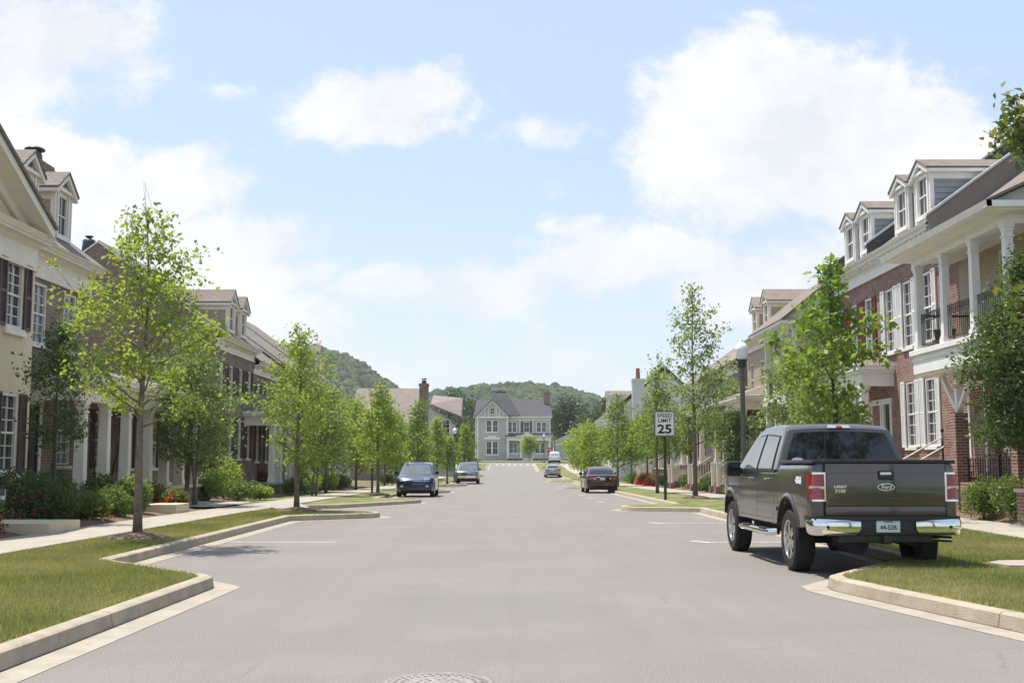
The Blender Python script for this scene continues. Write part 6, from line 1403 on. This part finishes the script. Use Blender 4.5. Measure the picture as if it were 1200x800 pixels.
# dark big trees around the far house
for i, (x, y, h_, r_, lb) in enumerate([(-13, 262, 15.5, 6, 'big dark tree left of the far grey house'), (-24, 250, 11, 6, 'dark tree behind the brick chimney house'), (13, 268, 14, 6, 'dark tree right behind the far grey house chimney'), (22, 262, 13, 6, 'dark tree between the far grey house and the white gabled house'),
        (31, 255, 12, 7, 'wide dark tree behind the white gabled house'), (18, 240, 9.5, 4.5, 'lower dark tree in front of the dark pair right of the far house'), (-10.5, 236, 8.5, 3, 'dark tree at the left corner of the far grey house')]):
    tree('background_tree', lb, x, y, h_, r_, .12, 5200, .75, 'leaf_far', 60+i, 'dark trees behind the far house', shape='oval', trunk_r=.3, clump=.95, nb=26)
# shrubs and flowers, left bed
LS = [(-9.7, 20.6, .75, .85, 'leaf_shrub', 'loose green shrub behind the stone slab at the left edge', 'petal_maroon'), (-10.4, 24.2, .9, 1.15, 'leaf_dark', 'dark green shrub with maroon flowers below the cream house window', 'petal_maroon'), (-9.75, 24.6, .75, .8, 'leaf_dark', 'dark shrub right of the stone slab', None), (-10.4, 26.4, .85, 1.05, 'leaf_dark', 'tall dark shrub in front of the dark doorway', None),
      (-9.6, 26.2, .6, .62, 'leaf_shrub', 'low mid green shrub at the walk with pale flower stalks', 'petal_yellow'), (-9.65, 27.7, .62, .7, 'leaf_shrub', 'feathery green shrub below the first white column', None), (-10.1, 28.5, .7, .95, 'leaf_dark', 'dark shrub between the first and second column', None), (-9.55, 29.3, .52, .95, 'leaf_willow', 'upright grey green grassy shrub right of the near tree trunk', None),
      (-10.2, 31.2, .6, .85, 'leaf_shrub', 'rounded shrub below the third column', None), (-9.3, 31.9, .42, .55, 'leaf_shrub', 'bush covered in bright red flowers beside the sidewalk on the left', 'petal_red'), (-9.9, 32.7, .45, .6, 'leaf_shrub', 'smaller red flowering bush behind the bright red one', 'petal_red'), (-10.5, 33.6, .6, .7, 'leaf_dark', 'low dark shrub at the end of the planted bed', None)]
for i, (x, y, r_, h_, mt, lb, fl) in enumerate(LS): shrub('shrub', lb, x, y, r_, h_, mt, 100+i, n=4200, ls=.075, group='shrubs in the left porch bed', flowers=fl, nf=90 if fl == 'petal_yellow' else (420 if fl == 'petal_red' else 160), fs=.06)
LS = [(-10.8, 43.5, 1.0, 1.7, 'leaf_lime', 'large lime green bush in front of the white portico'), (-9.9, 42.0, .8, .7, 'leaf_shrub', 'low spreading bush below the lime green bush'), (-9.6, 44.2, .5, .45, 'leaf_lime', 'small clipped bush at the lawn edge right of the lime green bush'), (-10.6, 40.6, .8, .95, 'leaf_mid', 'bush between the willow leaved stems and the lime green bush'),
      (-9.9, 55.5, .85, .95, 'leaf_lime', 'bright green bush at the foot of the white porch columns'), (-9.9, 53.2, .7, .7, 'leaf_shrub', 'low bush left of the bright green one by the porch'), (-10, 63, .8, .9, 'leaf_lime', 'bush left of the third street tree trunk'), (-9.8, 66, .8, .8, 'leaf_shrub', 'round bush right of the third street tree trunk'), (-8.9, 83, .8, .8, 'leaf_dark', 'dark bush behind the blue SUV mirror')]
for i, (x, y, r_, h_, mt, lb) in enumerate(LS): shrub('shrub', lb, x, y, r_, h_, mt, 130+i, n=2600, ls=.10, group='shrubs along the left walk')
RS = [(10.95, 27.0, .62, .95, 'leaf_shrub', 'clipped boxwood right behind the pickup tail lamp', None), (11.25, 25.9, .62, .98, 'leaf_shrub', 'taller boxwood right of the one beside the pickup', None), (12.0, 26.6, .6, 1.9, 'leaf_dark', 'dark conical shrub under the white balcony', None), (10.75, 22.6, .35, .35, 'leaf_lime', 'small yellow leaved plant in the mulch right of the pickup', 'petal_yellow'), (10.75, 23.7, .3, .28, 'leaf_lime', 'tiny yellow green plant beside the walk near the boxwoods', 'petal_yellow'), (10.9, 21.6, .35, .4, 'leaf_lime', 'lime green perennial at the right picture edge', None),
      (10.3, 47.5, .6, .6, 'leaf_lime', 'lime bush at the walk beside the pickup mirror', None), (10.1, 52.6, .7, .6, 'leaf_shrub', 'low bush left of the nearest stair', None), (10.4, 59.5, .8, .7, 'leaf_dark', 'dark bush between the first two stairs', None), (10.2, 60.8, .5, .5, 'leaf_shrub', 'low green bush right of the first stair newel', None), (10.2, 66.8, .7, .8, 'leaf_shrub', 'bush behind the speed limit sign post', None), (10.0, 75.5, .8, .8, 'leaf_dark', 'dark round bush left of the sign post', None),
      (9.7, 84.6, .7, .85, 'leaf_shrub', 'bright red flowering bush at the farthest stair', 'petal_red'), (9.9, 80.5, .8, .7, 'leaf_shrub', 'red flowering bush right of the farthest stair', 'petal_red'), (9.6, 92, 1.1, .9, 'leaf_willow', 'grey green bush above the maroon sedan roof', None)]
for i, (x, y, r_, h_, mt, lb, fl) in enumerate(RS): shrub('shrub', lb, x, y, r_, h_, mt, 160+i, n=4200 if y < 30 else 2200, ls=.065 if y < 30 else .11, group='shrubs along the right walk', flowers=fl, nf=300 if y > 30 else 60, fs=.06 if y < 30 else .12)
# ================================================================== near grass
def insL(x, y): return WLo(y) < x < inL(y)-.02
def insR(x, y): return inR(y)+.02 < x < WRo(y) and not (6.3 < x < 7.75 and 14.95 < y < 15.9)
grass_blades('grass', insL, 150000, (-7.6, -3.6, 7, 18), 1, .045, .010)
grass_blades('grass', insL, 60000, (-7.4, -5.5, 18, 34), 2, .045, .014)
grass_blades('grass', insR, 150000, (3.7, 9.2, 9, 20), 3, .048, .010)
grass_blades('grass', insR, 60000, (5.6, 9.3, 20, 32), 4, .045, .014)
# ================================================================== hills
def hill_h(x, y):
    a = 55*math.exp(-((x-2)/(190 if x < 2 else 140))**2-((y-900)/210)**2); b = 82*math.exp(-((x+150)/95)**2-((y-860)/200)**2)
    c_ = 30*math.exp(-((x-260)/260)**2-((y-1000)/220)**2); d = 40*math.exp(-((x+110)/60)**2-((y-960)/150)**2)
    return max(a, b, c_, d, a*.6+c_*.6, a*.5+d*.6)+3*mnoise.noise(Vector((x*.012, y*.012, 3)))
nx, ny = 110, 40; vs = []
for j in range(ny+1):
    for i in range(nx+1):
        x = -900+2000*i/nx; y = 420+900*j/ny; vs.append((x, y, (hill_h(x, y) if j else -1)+0))
m = MB(); m.add(vs, [(j*(nx+1)+i, j*(nx+1)+i+1, (j+1)*(nx+1)+i+1, (j+1)*(nx+1)+i) for j in range(ny) for i in range(nx)], True)
o = m.build('hills', 'forest', local=True); tag(o, kind='structure')
# forest canopy: one mass of uneven crowns
bm = bmesh.new(); bmesh.ops.create_icosphere(bm, subdivisions=2, radius=1); base = np.array([tuple(v.co) for v in bm.verts]); bf = np.array([[v.index for v in f.verts] for f in bm.faces]); bm.free()
rg = np.random.default_rng(5); vs = []; fs = []; off = 0; rnd = random.Random(9)
for i in range(12500):
    y = 560+rnd.random()**.8*370; x = rnd.uniform(-340, 420)*(y/850)
    hh = hill_h(x, y)
    if hh < 3 and rnd.random() < .6: continue
    r_ = rnd.uniform(2.0, 4.4); nz = 1+.32*np.sin(base@rg.normal(size=3)*3.1+rg.uniform(0, 6))+.18*np.sin(base@rg.normal(size=3)*7+rg.uniform(0, 6))
    v = base*nz[:, None]*np.array([r_, r_, r_*rnd.uniform(.8, 1.25)])+np.array([x, y, hh+r_*.35]); vs.append(v); fs.append(bf+off); off += len(base)
V_ = np.concatenate(vs); F_ = np.concatenate(fs)
o = npmesh('forest', V_, F_, 'forest'); tag(o, kind='stuff')
for q in o.data.polygons: pass
o.data.polygons.foreach_set('use_smooth', np.ones(len(F_), dtype=bool))
# haze
m = MB(); m.box(-1400, 1500, -60, 1400, -4.5, 140)
o = m.build('haze', 'white', local=True); o['kind'] = 'stuff'
mm = bpy.data.materials.new('haze'); mm.use_nodes = True; mm.node_tree.nodes.clear(); n = NT(mm.node_tree)
out = n.n('ShaderNodeOutputMaterial'); v = n.n('ShaderNodeVolumePrincipled', {'Color': (.95, .955, .97, 1), 'Density': .00021, 'Anisotropy': .3}); n.nt.links.new(v.outputs[0], out.inputs['Volume'])
o.data.materials.clear(); o.data.materials.append(mm)
